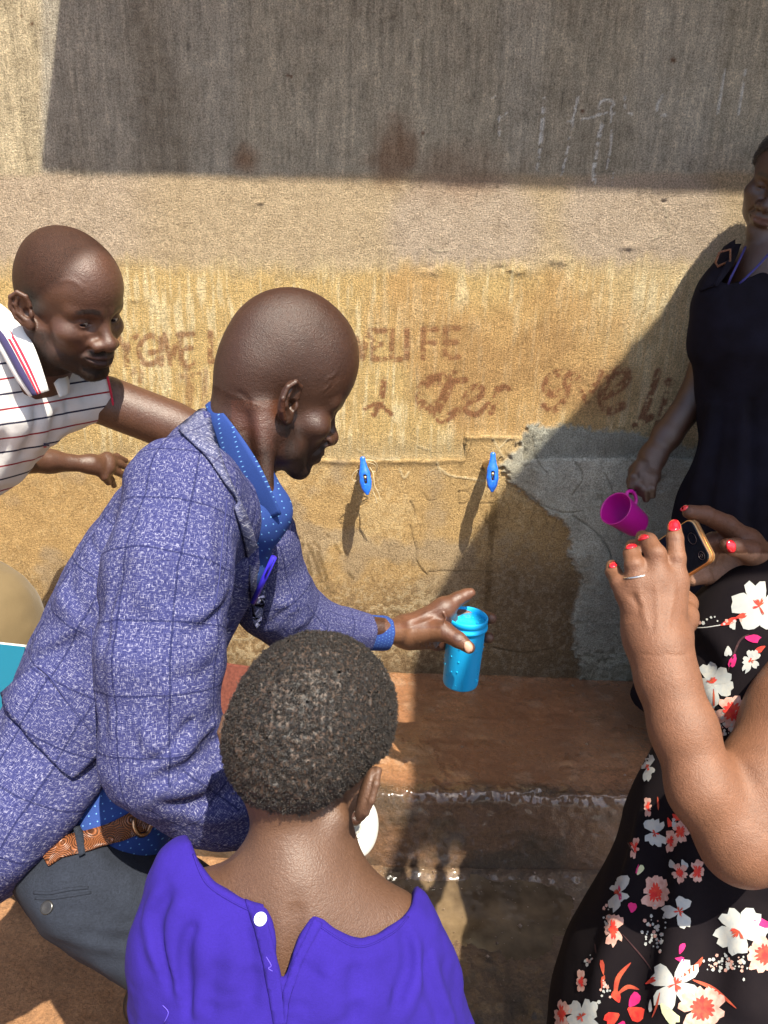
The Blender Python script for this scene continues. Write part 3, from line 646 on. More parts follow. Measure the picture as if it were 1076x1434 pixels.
# ------------------------------------------------------------------ people: shared builders
def J(px, py, d, r): return (A(px, py, d), r * d / F)            # a joint with its radius in the photograph's pixels
def frame(yaw, pitch, roll=0.0):                                # columns: person's right, forward, up
    cy, sy, cp, sp = math.cos(yaw), math.sin(yaw), math.cos(pitch), math.sin(pitch)
    f = np.array([cy * cp, sy * cp, -sp]); r = np.array([sy, -cy, 0.0]); u = np.cross(r, f)
    r2 = math.cos(roll) * r + math.sin(roll) * u; u2 = -math.sin(roll) * r + math.cos(roll) * u
    return np.stack([r2, f, u2], 1)
def head_local(P, q):
    """Signed distance of a head in its own axes (x right, y forward, z up, metres, origin between the ears)."""
    x, y, z = P[:, 0], P[:, 1], P[:, 2]; ax = np.abs(x); M = np.stack([ax, y, z], -1); v = lambda *a: np.array(a, np.float32)
    g = q.get
    d = d_ell(M, v(0, -0.006, 0.040 * g('ch', 1)), None, v(0.0735, 0.098, 0.080) * v(g('cw', 1), g('cl', 1), g('ch', 1)))
    d = smin(d, d_ell(M, v(0, 0.038, 0.034 + 0.06 * (g('ch', 1) - 1)), None, v(0.060, 0.054, 0.058 * g('ch', 1))), 0.03)
    d = smin(d, d_ell(M, v(0, -0.055, 0.010), None, v(0.055, 0.045, 0.050)), 0.03)
    d = smin(d, d_ell(M, v(0, 0.040, -0.040), None, v(0.054 * g('fw', 1), 0.050, 0.070)), 0.025)
    d = smin(d, d_cap(M, v(0.054 * g('jw', 1), 0.0, -0.050), v(0.046 * g('jw', 1), 0.030, -0.078), 0.017, 0.016), 0.02)            # jaw
    d = smin(d, d_cap(M, v(0.046 * g('jw', 1), 0.030, -0.078), v(0.010, 0.070, -0.100), 0.016, 0.016), 0.016)
    d = smin(d, d_ell(M, v(0.0, 0.076, -0.101), None, v(0.022, 0.016, 0.016)), 0.014)
    d = smin(d, d_ell(M, v(0.045, 0.056, -0.028), None, v(0.022, 0.022, 0.018)), 0.02)                   # cheek bone
    if g('cheek', 0): d = smin(d, d_ell(M, v(0.030, 0.036, -0.046), None, v(0.032, 0.042, 0.046)), 0.02)
    d = smin(d, d_cap(M, v(0.046, 0.066, 0.014), v(0.010, 0.084, 0.013), 0.009, 0.010), 0.014)          # brow
    d = smax(d, -d_ell(M, v(0.034, 0.094, -0.006), None, v(0.018, 0.016, 0.013)), 0.012)                 # socket
    d = smin(d, np.linalg.norm(M - v(0.032, 0.0685, -0.006), axis=1) - 0.0142, 0.005)                   # lids over the eyeball
    d = smin(d, d_cap(M, v(0, 0.082, 0.004), v(0, 0.104, -0.036), 0.008, 0.0105), 0.012)                # nose
    d = smin(d, d_ell(M, v(0.0, 0.105, -0.040), None, v(0.012, 0.011, 0.010)), 0.014)
    d = smin(d, d_ell(M, v(0.0165 * g('nw', 1), 0.094, -0.043), None, v(0.0095, 0.012, 0.0095)), 0.010)
    d = smax(d, -d_ell(M, v(0.0085, 0.100, -0.0525), None, v(0.0048, 0.006, 0.004)), 0.003)
    d = smin(d, d_ell(M, v(0, 0.082, -0.068), None, v(0.030, 0.018, 0.022)), 0.012)                      # muzzle
    s = g('smile', 0.0)
    up = smin(d_cap(M, v(0.0, 0.0975, -0.0655), v(0.012, 0.0945, -0.066), 0.0062, 0.0058), d_cap(M, v(0.012, 0.0945, -0.066), v(0.026 + s, 0.0795, -0.0695 + s), 0.0058, 0.0026), 0.002)
    lo = smin(d_cap(M, v(0.0, 0.0955, -0.0775), v(0.011, 0.0925, -0.077), 0.0072, 0.0066), d_cap(M, v(0.011, 0.0925, -0.077), v(0.025 + s, 0.0790, -0.0715 + s), 0.0066, 0.0026), 0.002)
    d = smin(d, up, 0.005); d = smin(d, lo, 0.005)
    gap = g('open', 0.0012)
    d = smax(d, -smin(d_cap(M, v(0, 0.106, -0.0712), v(0.012, 0.1005, -0.0712), gap, gap), d_cap(M, v(0.012, 0.1005, -0.0712), v(0.027 + s, 0.0850, -0.0705 + s), gap, 0.001), 0.001), 0.002)
    d = smax(d, -d_cap(M, v(0.021, 0.094, -0.046), v(0.034 + s, 0.078, -0.066 + s), 0.0028, 0.002), 0.006)   # fold beside the mouth
    if g('eye', True):
        d = smax(d, -d_ell(M, v(0.032, 0.086, -0.0065 - g('lid', 0.0)), None, v(0.0125, 0.0125, g('eo', 0.0042))), 0.0012)
    # ears
    e0 = v(0.0735 * g('cw', 1), -0.012, -0.008); a = math.radians(-24); t = math.radians(12)
    Rz = np.array([[math.cos(a), math.sin(a), 0], [-math.sin(a), math.cos(a), 0], [0, 0, 1]])
    Rx = np.array([[1, 0, 0], [0, math.cos(t), -math.sin(t)], [0, math.sin(t), math.cos(t)]])
    E = (M - e0) @ f32(np.linalg.inv(Rz @ Rx).T); E = E / g('es', 1.0)
    ear = d_ell(E, v(0.008, -0.004, 0.002), None, v(0.0075, 0.017, 0.030))
    ear = smin(ear, d_ell(E, v(0.009, 0.003, -0.024), None, v(0.006, 0.008, 0.011)), 0.006)
    ear = smax(ear, -d_ell(E, v(0.017, -0.002, 0.006), None, v(0.0075, 0.0115, 0.020)), 0.003)
    ear = smax(ear, -d_ell(E, v(0.013, 0.003, -0.004), None, v(0.010, 0.0075, 0.009)), 0.003)
    rim = [(0.009, 0.012, 0.008), (0.012, 0.009, 0.024), (0.014, -0.004, 0.031), (0.015, -0.017, 0.023), (0.015, -0.021, 0.006), (0.013, -0.016, -0.012), (0.011, -0.007, -0.024)]
    for p0, p1 in zip(rim[:-1], rim[1:]): ear = smin(ear, d_cap(E, v(*p0), v(*p1), 0.0036, 0.0036), 0.002)
    an = [(0.012, -0.006, 0.022), (0.0135, -0.012, 0.010), (0.0135, -0.011, -0.004), (0.012, -0.002, -0.014)]
    for p0, p1 in zip(an[:-1], an[1:]): ear = smin(ear, d_cap(E, v(*p0), v(*p1), 0.0028, 0.0028), 0.003)
    ear = smin(ear, d_ell(E, v(0.010, 0.0115, -0.006), None, v(0.004, 0.004, 0.007)), 0.003)
    return smin(d, ear * g('es', 1.0), 0.005) if g('ears', True) else d
class Head:
    def __init__(s, o, M, sc, **q): s.o, s.M, s.sc, s.q = np.asarray(o, float), M, sc, q
    def w(s, *p): return s.o + s.M @ (np.asarray(p, float) * s.sc)
    def loc(s, P): return (P - f32(s.o)) @ f32(s.M) / s.sc
    def into(s, S, k=0.02): return S.add(lambda P: head_local(s.loc(P), s.q) * s.sc, s.o + s.M @ (np.array([0, 0.0, 0.01]) * s.sc), 0.155 * s.sc, k)
    def paint(s, P, base, lip=None, hair=None, beard=0.0, scalp=0.0, brow=True, hairline=0.055, hair_c=(0.008, 0.006, 0.005)):
        """Colours of the skin: lips, brows, stubble, shaved scalp."""
        c = np.tile(np.asarray(base, float), (len(P), 1)); s.stub = np.zeros((len(P), 3)); L = s.loc(P); near = (np.abs(L[:, 0]) < 0.11) & (np.abs(L[:, 1]) < 0.15) & (L[:, 2] > -0.13) & (L[:, 2] < 0.15)
        if not near.any(): return c
        Q = L[near]; ax = np.abs(Q[:, 0]); y, z = Q[:, 1], Q[:, 2]; k = c[near]; n = vn(Q * 260, 3) * 0.5 + vn(Q * 90, 4) * 0.5
        def mixc(t, col):
            nonlocal k; k = k + (np.asarray(col, float) - k) * np.clip(t, 0, 1)[:, None]
        if lip is not None:
            sm = s.q.get('smile', 0.0)
            t = (1 - sstep(0.006, 0.0095, np.abs(z + 0.0715 - np.clip(ax - 0.01, 0, 1) * 0.1 - sm * ax / 0.026))) * (1 - sstep(0.022, 0.028 + sm, ax)) * sstep(0.078, 0.084, y); mixc(t * 0.9, lip)
        if brow:
            zc = 0.0155 + 0.004 * np.sin(np.clip((ax - 0.012) / 0.036, 0, 1) * PI)
            t = (1 - sstep(0.0028, 0.0058, np.abs(z - zc) + 0.001 * n)) * sstep(0.011, 0.017, ax) * (1 - sstep(0.046, 0.053, ax)) * (y > 0.04); mixc(t * 0.85, hair_c)
        if scalp > 0:
            t = sstep(-0.012, 0.012, z - hairline * (1 - 0.0) * sstep(-0.02, 0.07, y) - np.where(y < 0.0, -0.045, 0.0) * sstep(0, -0.06, y) + 0.004 * n) * (1 - sstep(0.045, 0.075, y)) * (np.abs(ax) < 0.079)
            mixc(t * scalp * (0.8 + 0.2 * n), hair_c); s.stub[near, 0] = np.maximum(s.stub[near, 0], t)
        if beard > 0:
            jaw = sstep(-0.045, -0.075, z - 0.25 * np.clip(0.05 - y, 0, 0.08) * -0.6)
            side = sstep(-0.030, -0.045, z) * (1 - sstep(0.0, 0.030, np.abs(y - 0.012) - 0.012)) * sstep(0.045, 0.055, ax)
            gt = (1 - sstep(0.028, 0.036, ax)) * sstep(-0.082, -0.090, z) * (y > 0.05)
            mo = (1 - sstep(0.003, 0.006, np.abs(z + 0.0565 + 0.10 * np.clip(ax - 0.012, 0, 1)))) * (1 - sstep(0.026, 0.032, ax)) * (y > 0.07) * (0.4 + 0.6 * sstep(0.0, 0.006, ax))
            ch = (1 - sstep(0.003, 0.007, np.abs(ax - 0.030))) * sstep(-0.058, -0.066, z) * (y > 0.06)
            t = np.maximum.reduce([jaw * 0.82, side * 0.75, gt, mo, ch * 0.9]); mixc(t * beard * (0.85 + 0.3 * n), hair_c); s.stub[near, 0] = np.maximum(s.stub[near, 0], t * 0.8)
        c[near] = k; return c
def eyes(H, parent, iris=(0.012, 0.006, 0.004), look=(0.2, 0.97, -0.25)):
    for sx in (-1, 1):
        c = H.w(0.032 * sx, 0.0685, -0.006); r = 0.0128 * H.sc; V = []; Fc = []; n, m_ = 20, 14; ax = H.M @ nrm(np.array(look, float))
        x = nrm(np.cross(ax, [0.1, 0.2, 1.0])); y = np.cross(ax, x); cols = []
        for i in range(m_ + 1):
            th = PI * i / m_
            for a in range(n):
                V.append(c + r * (math.cos(th) * ax + math.sin(th) * (math.cos(2 * PI * a / n) * x + math.sin(2 * PI * a / n) * y)))
                cols.append((0.004, 0.003, 0.003) if th < 0.30 else iris if th < 0.64 else (0.30, 0.25, 0.21))
        for i in range(m_):
            for a in range(n): Fc.append((i * n + a, i * n + (a + 1) % n, (i + 1) * n + (a + 1) % n, (i + 1) * n + a))
        mesh('eye', V, Fc, M_EYE, parent, True, np.array(cols))
m = Mat('eyeball', 0.12, 0.5); m.color(m.attr('Col').outputs['Color']); M_EYE = m.m
def hand(S, wrist, mcps, fingers, thumb=None, k_palm=0.012, k_web=0.006, wrist2=None):
    """Palm spanned from the wrist to the knuckles, then each finger its own chain."""
    pl = Sdf()
    for m_ in mcps: pl.cap(wrist[0], m_[0], wrist[1], m_[1], k_palm)
    for a, b in zip(mcps[:-1], mcps[1:]): pl.cap(a[0], b[0], a[1], b[1], k_palm)
    if thumb is not None: pl.cap(wrist[0], thumb[0][0], wrist[1] * 0.8, thumb[0][1], k_palm)
    for fi in fingers:
        o = Sdf(); o.chain(fi, 0.003); pl.grp(o, k_web)
    if thumb is not None:
        o = Sdf(); o.chain(thumb, 0.004); pl.grp(o, k_web * 1.3)
    return S.grp(pl, 0.015)
# -------- cloth
def heather(name, deep, mid, pale, line, pitch=(0.060, 0.068), rough=0.9):
    m = Mat(name, rough, 0.08, sheen=0.0); g = m.attr('GU').outputs['Vector']; s = m.sep(g)
    a = m.noise(m.coord((1, 0.22, 1), g), 840, 2, 0.6); b = m.noise(m.coord((0.22, 1, 1), g), 840, 2, 0.6); w = m.noise(g, 240, 3, 0.65)
    t = m.math('MAXIMUM', a, b); t = m.math('ADD', m.math('MULTIPLY', t, 0.72), m.math('MULTIPLY', w, 0.28))
    c = m.ramp(t, [(0.40, deep), (0.50, mid), (0.555, mid), (0.64, pale)])
    for i in (0, 1):
        fr = m.math('ABSOLUTE', m.math('SUBTRACT', m.math('FRACT', m.math('DIVIDE', s[i], pitch[i])), 0.5))
        ln = m.math('LESS_THAN', m.math('ADD', m.math('MULTIPLY', fr, pitch[i]), m.math('MULTIPLY', m.math('SUBTRACT', w, 0.5), 0.0026)), 0.0012)
        c = m.mix(m.math('MULTIPLY', ln, 0.68), c, line)
    m.color(c); m.bump(t, 0.6, 0.0022); return m.m
def woven(name, base, rough=0.85, amp=0.25, sheen=0.1, scale=900, var=0.2, bump=0.0012):
    m = Mat(name, rough, 0.2, sheen=sheen); v = m.coord()
    a = m.noise(m.coord((1, 0.3, 1)), scale, 2); b = m.noise(m.coord((0.3, 1, 1)), scale, 2); l = m.noise(v, 18, 4)
    t = m.math('MAXIMUM', a, b)
    c = m.mix(1.0, (*base,), m.grey(t, 1 - amp, 1 + amp), 'MULTIPLY'); c = m.mix(1.0, c, m.grey(l, 1 - var, 1 + var), 'MULTIPLY')
    m.color(c); m.bump(t, 0.4, bump); return m.m
def dotted(name, base, dot, pitch=0.0135, r=0.00085):
    m = Mat(name, 0.85, 0.15); s = m.sep(m.attr('GU').outputs['Vector']); v = m.coord()
    def cell(o):
        q = [m.math('SUBTRACT', m.math('FRACT', m.math('ADD', m.math('DIVIDE', s[i], pitch), o)), 0.5) for i in (0, 1)]
        return m.math('LESS_THAN', m.math('SQRT', m.math('ADD', m.math('POWER', q[0], 2.0), m.math('POWER', q[1], 2.0))), r / pitch)
    t = m.math('MAXIMUM', cell(0.0), cell(0.5)); l = m.noise(v, 700, 2)
    c = m.mix(1.0, (*base,), m.grey(l, 0.8, 1.2), 'MULTIPLY'); m.color(m.mix(t, c, (*dot,))); m.bump(l, 0.3, 0.0008); return m.m
M_BLAZER = heather('blue_checked_wool', (0.010, 0.012, 0.054), (0.033, 0.036, 0.112), (0.215, 0.215, 0.30), (0.009, 0.011, 0.048))
M_LAPEL = heather('grey_checked_wool', (0.022, 0.025, 0.070), (0.065, 0.070, 0.135), (0.30, 0.30, 0.37), (0.02, 0.02, 0.06))
M_SHIRT = dotted('dotted_blue_cotton', (0.018, 0.042, 0.17), (0.12, 0.28, 0.52))
def axis_uv(o, U, V):
    o = np.asarray(o, float); U = nrm(np.asarray(U, float)); V = nrm(np.asarray(V, float))
    return lambda P: np.stack([(P - o) @ U, (P - o) @ V, 0 * P[:, 0]], -1)
def limb_uv(chain_pts, ref, off=0.0):
    """Length along a bent limb and distance round it, for the weave of a sleeve."""
    pts = [np.asarray(p[0] if isinstance(p, tuple) else p, float) for p in chain_pts]
    def fn(P):
        best = np.full(len(P), 1e9); u = np.zeros(len(P)); v = np.zeros(len(P)); s = 0
        for a, b in zip(pts[:-1], pts[1:]):
            e = b - a; L = np.linalg.norm(e); t = ((P - a) @ e) / L ** 2; tc = np.clip(t, 0, 1); q = P - a - tc[:, None] * e
            d = np.linalg.norm(q, axis=1); m_ = d < best; T = e / L; X = nrm(ref - T * (ref @ T)); Y = np.cross(T, X)
            ang = np.arctan2(q @ Y, q @ X)
            u[m_] = (s + np.clip(t, -0.5, 1.5) * L)[m_]; v[m_] = (ang * 0.075)[m_]; best = np.minimum(best, d); s += L
        return np.stack([v + off, u, 0 * u], -1)
    return fn
# ------------------------------------------------------------------ the man in the blue blazer
A_SKIN = (0.039, 0.0150, 0.0075); A_PALM = (0.20, 0.095, 0.055)
M_SKIN_DARK = skin_mat('dark_brown_skin', 0.36, 0.55, 560, 0.0014)
pa = empty('person', (-0.38, -0.95, 0.0), 'man in a checked blue blazer bending forward with a blue bottle in his outstretched hand', 'person')
MA = frame(math.radians(24), math.radians(25), math.radians(2)); sc = 0.965
HA = Head(A(402, 559, 1.06) - MA @ (np.array([0.0735, -0.012, -0.006]) * sc), MA, sc, ch=1.27, cl=1.04, eo=0.0022, lid=0.003)
body = Sdf(); HA.into(body)
nb = A(322, 668, 1.13)
body.cap(HA.w(0, -0.026, -0.030), nb, 0.052, 0.058, 0.025).cap(HA.w(0, -0.048, -0.01), A(326, 640, 1.14), 0.042, 0.046, 0.025)
body.cap(HA.w(0.052, -0.03, -0.035), A(372, 690, 1.08), 0.013, 0.012, 0.02)
pel = A(105, 1215, 1.10)
body.cap(nb, A(200, 860, 1.16), 0.05, 0.02, 0.02).cap(A(200, 860, 1.16), pel, 0.02, 0.02, 0.01)
shR, elR, wrR = J(262, 700, 0.985, 20), J(222, 1062, 0.93, 18), J(415, 1135, 1.02, 27)
shL, elL, wrL = J(365, 760, 1.28, 16), J(405, 868, 1.38, 14), J(552, 884, 1.50, 18)
body.chain([(nb, 0.05), shR, elR, wrR], 0.02).chain([(nb, 0.05), shL, elL, wrL], 0.02)
# left hand round the bottle
D0 = 1.53
hand(body, J(566, 884, D0, 18), [J(622, 853, D0 + .005, 15), J(622, 868, D0 + .03, 15), J(618, 884, D0 + .055, 14), J(612, 896, D0 + .06, 13)],
     [[J(622, 852, D0 + .005, 13), J(641, 839, D0 + .012, 10.5), J(652, 833.5, D0 + .018, 9), J(659, 830.5, D0 + .02, 7.2)],
      [J(622, 868, D0 + .035, 12), J(645, 862, D0 + .065, 10), J(672, 862, D0 + .075, 9), J(688, 866, D0 + .05, 8)],
      [J(618, 884, D0 + .055, 12), J(642, 888, D0 + .075, 10), J(668, 890, D0 + .08, 9), J(684, 893, D0 + .06, 8)],
      [J(612, 896, D0 + .06, 11), J(635, 905, D0 + .07, 9), J(655, 910, D0 + .078, 8), J(670, 912, D0 + .07, 7)]],
     [J(592, 884, D0 - .012, 16), J(622, 884, D0 - .035, 14), J(642, 896, D0 - .052, 11.5), J(657, 907, D0 - .058, 8.5)], 0.016, 0.008)
body.cap(A(572, 886, D0), A(606, 876, D0 + .01), 0.024, 0.026, 0.016).cap(A(575, 897, D0 + .005), A(604, 898, D0 + .005), 0.016, 0.016, 0.014)
L_ = surf_line(body, [(621, 858), (624, 866), (622, 874)], 4)
for p0, p1 in zip(L_[:-1], L_[1:]): body.cap(p0, p1, 0.002, 0.0023, -0.0012)
for q in range(5):
    L_ = surf_line(body, [(588 + 6 * q, 899 + q * 0.6), (590 + 6.5 * q, 907)], 2)
    if len(L_) > 1: body.cap(L_[0], L_[-1], 0.0011, 0.0013, -0.0007)
# right hand with the white lid, behind the child's neck
D1 = 1.04
hand(body, J(425, 1137, D1, 24), [J(468, 1132, D1 + .03, 15), J(470, 1142, D1 + .01, 15), J(470, 1155, D1 - .01, 14), J(466, 1164, D1 - .02, 13)],
     [[J(468, 1132, D1 + .03, 14), J(494, 1132, D1 + .03, 12), J(508, 1144, D1 + .025, 10)], [J(470, 1142, D1 + .01, 13), J(486, 1150, D1 - .045, 10), J(497, 1147, D1 - .062, 9), J(506, 1141, D1 - .062, 7.5)],
      [J(470, 1155, D1 - .01, 13), J(484, 1160, D1 - .02, 11), J(492, 1160, D1 - .02, 9)], [J(466, 1164, D1 - .02, 12), J(478, 1172, D1 - .02, 10), J(484, 1174, D1 - .02, 9)]], None)
# trousers' legs hold the lower limbs
knR = J(330, 1400, 1.04, 18); anR = (knR[0] * np.array([1, 1, 0]) + np.array([-0.03, 0.10, 0.09]), 0.02)
hpL = J(120, 1240, 1.22, 18); knL = J(300, 1330, 1.32, 18); anL = (np.array([knL[0][0] - 0.10, knL[0][1] + 0.02, 0.09]), 0.02)
hpR = J(100, 1240, 1.02, 18)
# a raised vein at the temple and creases at the nape
folds(body, [([(560, 873), (590, 862), (616, 850)], 0.0035, 0.0012), ([(566, 882), (592, 872), (614, 862)], 0.0035, 0.0009), ([(452, 548), (462, 538), (458, 531), (466, 527), (472, 520)], 0.0022, 0.0011), ([(330, 548), (345, 556), (352, 572)], 0.004, -0.0012), ([(352, 560), (362, 600), (366, 640)], 0.010, 0.003), ([(310, 600), (330, 606), (345, 602)], 0.003, -0.0008)])
def colA(P):
    c = HA.paint(P, A_SKIN, (0.055, 0.025, 0.02), None, 0.8, 0.18, True, 0.06)
    HA.stub[:, 0] *= np.where(HA.loc(P)[:, 2] > -0.03, 0.4, 0.9)
    x, y, d = proj(P); hz = (x > 540) & (y < 960) & (y > 800) & (d > 1.3)
    n = vn(P * 60, 8); c[hz] = np.array([0.088, 0.036, 0.020]) * (1 + 0.25 * n[hz])[:, None]
    t = hz & (d < D0 - 0.0) & (y > 880) & (x < 618); c[t] = np.array([0.12, 0.055, 0.028])
    kn = hz & (np.hypot(x - 641, y - 893) < 7); c[kn] = np.array([0.07, 0.03, 0.02])
    red = (x < 400) & (x > 325) & (y > 560) & (y < 690); c[red] = c[red] * np.array([1.45, 1.25, 1.2])
    return c
lo_, hi_ = body.bounds()
build('body', body, 0.0022, M_SKIN_DARK, pa, colA, lambda P: HA.stub, project=True)
eyes(HA, pa, look=(0.0, 0.9, -0.4))
M_NAIL = Mat('finger_nail', 0.3, 0.5, (0.42, 0.24, 0.17)).m
patch('nail', smooth_line([(652, 899), (658, 899), (662, 906), (660, 913), (654, 914), (650, 907)], 4, True), body, 0.0002, 0.0008, M_NAIL, pa, 3, 2)
# ---- blazer
ax_sp = nrm(A(290, 660, 1.14) - A(60, 1060, 1.10)); lat = nrm(A(345, 700, 1.31) - A(262, 700, 0.99)); lat = nrm(lat - ax_sp * (lat @ ax_sp)); fore = np.cross(ax_sp, lat)
jk = Sdf()
tor = [J(316, 690, 1.16, 84), J(262, 760, 1.17, 108), J(200, 850, 1.17, 116), J(130, 970, 1.15, 112), J(62, 1090, 1.12, 118), J(5, 1190, 1.10, 122)]
for (a, ra), (b, rb) in zip(tor[:-1], tor[1:]): jk.fcap(a, b, ra, rb, lat, 1.42, 0.05)
jk.cap(A(292, 630, 1.13), A(248, 672, 1.02), 0.050, 0.066, 0.05)         # shoulder line
jk.cap(A(318, 660, 1.17), A(362, 742, 1.30), 0.055, 0.060, 0.05)
jk.cap(A(300, 622, 1.14), A(345, 700, 1.12), 0.062, 0.066, 0.03)
# hem, front opening
jk.cut(px_region([(-200, 1390), (0, 1262), (34, 1236), (80, 1184), (118, 1140), (140, 1108), (152, 1070), (250, 1000), (300, 948), (332, 922), (356, 880), (366, 830), (364, 780), (420, 740), (700, 740), (700, 1600), (-200, 1600)]), 0.02)
jk.cut(px_region([(288, 560), (300, 628), (326, 690), (346, 732), (362, 790), (420, 770), (420, 540)]), 0.008)
jk.cut(px_region([(-400, 500), (200, 500), (288, 562), (264, 588), (234, 607), (197, 638), (165, 678), (132, 722), (105, 764), (83, 804), (60, 852), (38, 902), (16, 962), (-6, 1010), (-70, 1100), (-400, 1150)]), 0.03)
jk_base = jk.copy()
folds(jk, [([(92, 812), (106, 842), (130, 870)], 0.0092, -0.0050), ([(120, 880), (88, 890), (50, 905)], 0.0138, 0.0050), ([(122, 860), (95, 850), (82, 820)], 0.0161, 0.0059),
           ([(45, 925), (90, 905), (130, 880)], 0.0069, -0.0037), ([(150, 790), (128, 760), (142, 720)], 0.0057, -0.0031), ([(20, 1090), (60, 1120), (100, 1150)], 0.0115, 0.0042),
           ([(0, 1120), (25, 1170), (20, 1230)], 0.0184, 0.0067), ([(352, 760), (360, 810), (352, 860), (335, 905)], 0.0138, 0.0050)])
jk.disp(lambda P: 0.0045 * vn(P * 11, 5) + 0.0026 * vn(P * 26, 6) + 0.001 * vn(P * 60, 7))
M_j = axis_uv(A(200, 800, 1.0), fore, ax_sp)
jo = build('blazer', jk, 0.0042, M_BLAZER, pa, None, M_j)
# near sleeve
sl_ch = [J(258, 694, 0.985, 66), J(236, 800, 0.945, 78), J(226, 920, 0.92, 78), J(226, 1052, 0.915, 74), J(300, 1104, 0.955, 68), J(392, 1138, 1.01, 52)]
sv = Sdf(); sv.chain(sl_ch, 0.045)
sv.cap(A(290, 720, 1.05), A(262, 700, 1.0), 0.075, 0.07, 0.05)
folds(sv, [([(168, 820), (160, 930), (160, 1040)], 0.012, 0.006), ([(186, 1000), (240, 1058), (306, 1012)], 0.011, 0.007), ([(206, 1096), (262, 1075), (316, 1024)], 0.0075, -0.010), ([(222, 1112), (280, 1098), (336, 1060)], 0.010, 0.007),
           ([(236, 1126), (296, 1122), (350, 1094)], 0.0065, -0.008), ([(262, 1140), (310, 1146), (356, 1126)], 0.010, 0.006), ([(300, 1000), (310, 1036), (334, 1062)], 0.010, 0.006), ([(308, 850), (280, 884), (258, 876)], 0.007, -0.007),
           ([(316, 822), (290, 858), (262, 862)], 0.010, 0.006), ([(168, 1082), (186, 1052), (200, 1000)], 0.007, -0.006), ([(150, 910), (156, 850), (172, 790)], 0.008, -0.006), ([(196, 1078), (240, 1046), (270, 1000)], 0.006, -0.006),
           ([(230, 960), (262, 990), (296, 986)], 0.012, 0.004), ([(300, 930), (276, 950), (240, 950)], 0.008, -0.004), ([(208, 720), (200, 800), (206, 860)], 0.014, 0.004), ([(288, 740), (296, 800), (300, 840)], 0.010, 0.004), ([(306, 1000), (298, 1026), (276, 1046)], 0.005, -0.005), ([(316, 1054), (336, 1080), (340, 1110)], 0.006, -0.005)])
sv.disp(lambda P: 0.0042 * vn(P * 13, 15) + 0.0026 * vn(P * 30, 16) + 0.0012 * vn(P * 60, 17))
uvs = limb_uv(sl_ch, -_f)
build('sleeve', sv, 0.0038, M_BLAZER, jo, None, uvs, slack=2.2)
# far sleeve
fl_ch = [J(360, 752, 1.27, 56), J(384, 838, 1.34, 50), J(424, 876, 1.40, 42), J(520, 886, 1.485, 25)]
sf = Sdf(); sf.chain(fl_ch, 0.04)
folds(sf, [([(384, 850), (402, 846), (412, 860)], 0.0115, 0.0042), ([(372, 880), (396, 858), (412, 846)], 0.0057, -0.0031), ([(398, 900), (412, 880), (430, 868)], 0.0103, 0.0038), ([(440, 864), (436, 880), (446, 900)], 0.0057, -0.0031), ([(460, 860), (480, 872), (500, 874)], 0.0069, 0.0025)])
sn_ = nrm(A(470, 882, 1.44) - A(515, 885, 1.48)); sf.cut(lambda P: (P - A(515, 885, 1.48)) @ sn_, 0.003)
sf.disp(lambda P: 0.0025 * vn(P * 20, 25) + 0.0012 * vn(P * 48, 26))
build('sleeve', sf, 0.0036, M_BLAZER, jo, None, limb_uv(fl_ch, -_f, 0.02))
# lapel and collar of the blazer, pocket flap
lap = Sdf(); lap.grp(jk_base, 0.001); lap.grp(sv, 0.001)
lo = patch('lapel', smooth_line([(252, 604), (270, 588), (286, 578), (300, 622), (322, 680), (345, 730), (362, 785), (367, 840), (356, 880), (350, 840), (344, 780), (336, 744), (326, 712), (330, 702), (312, 676), (290, 644), (268, 622)], 3, True), lap, 0.002, 0.0035, M_LAPEL, jo, 6, 4, M_j)
patch('pocket_flap', [(8, 972), (52, 934), (70, 950), (96, 985), (142, 1042), (140, 1052), (106, 1085), (98, 1088), (86, 1078), (40, 1026), (12, 990)], jk, 0.004, 0.0035, M_BLAZER, jo, 6, 4, M_j)
for q in ([(54, 934), (72, 950), (97, 986), (144, 1044)], [(150, 1068), (134, 980), (128, 880)]):
    tube('seam', surf_line(jk, q, 6), 0.0012, M_BLAZER, jo, 6)
tube('seam', surf_line(sv, [(318, 700), (312, 760), (306, 820), (300, 850)], 6), 0.0010, M_BLAZER, jo, 6)
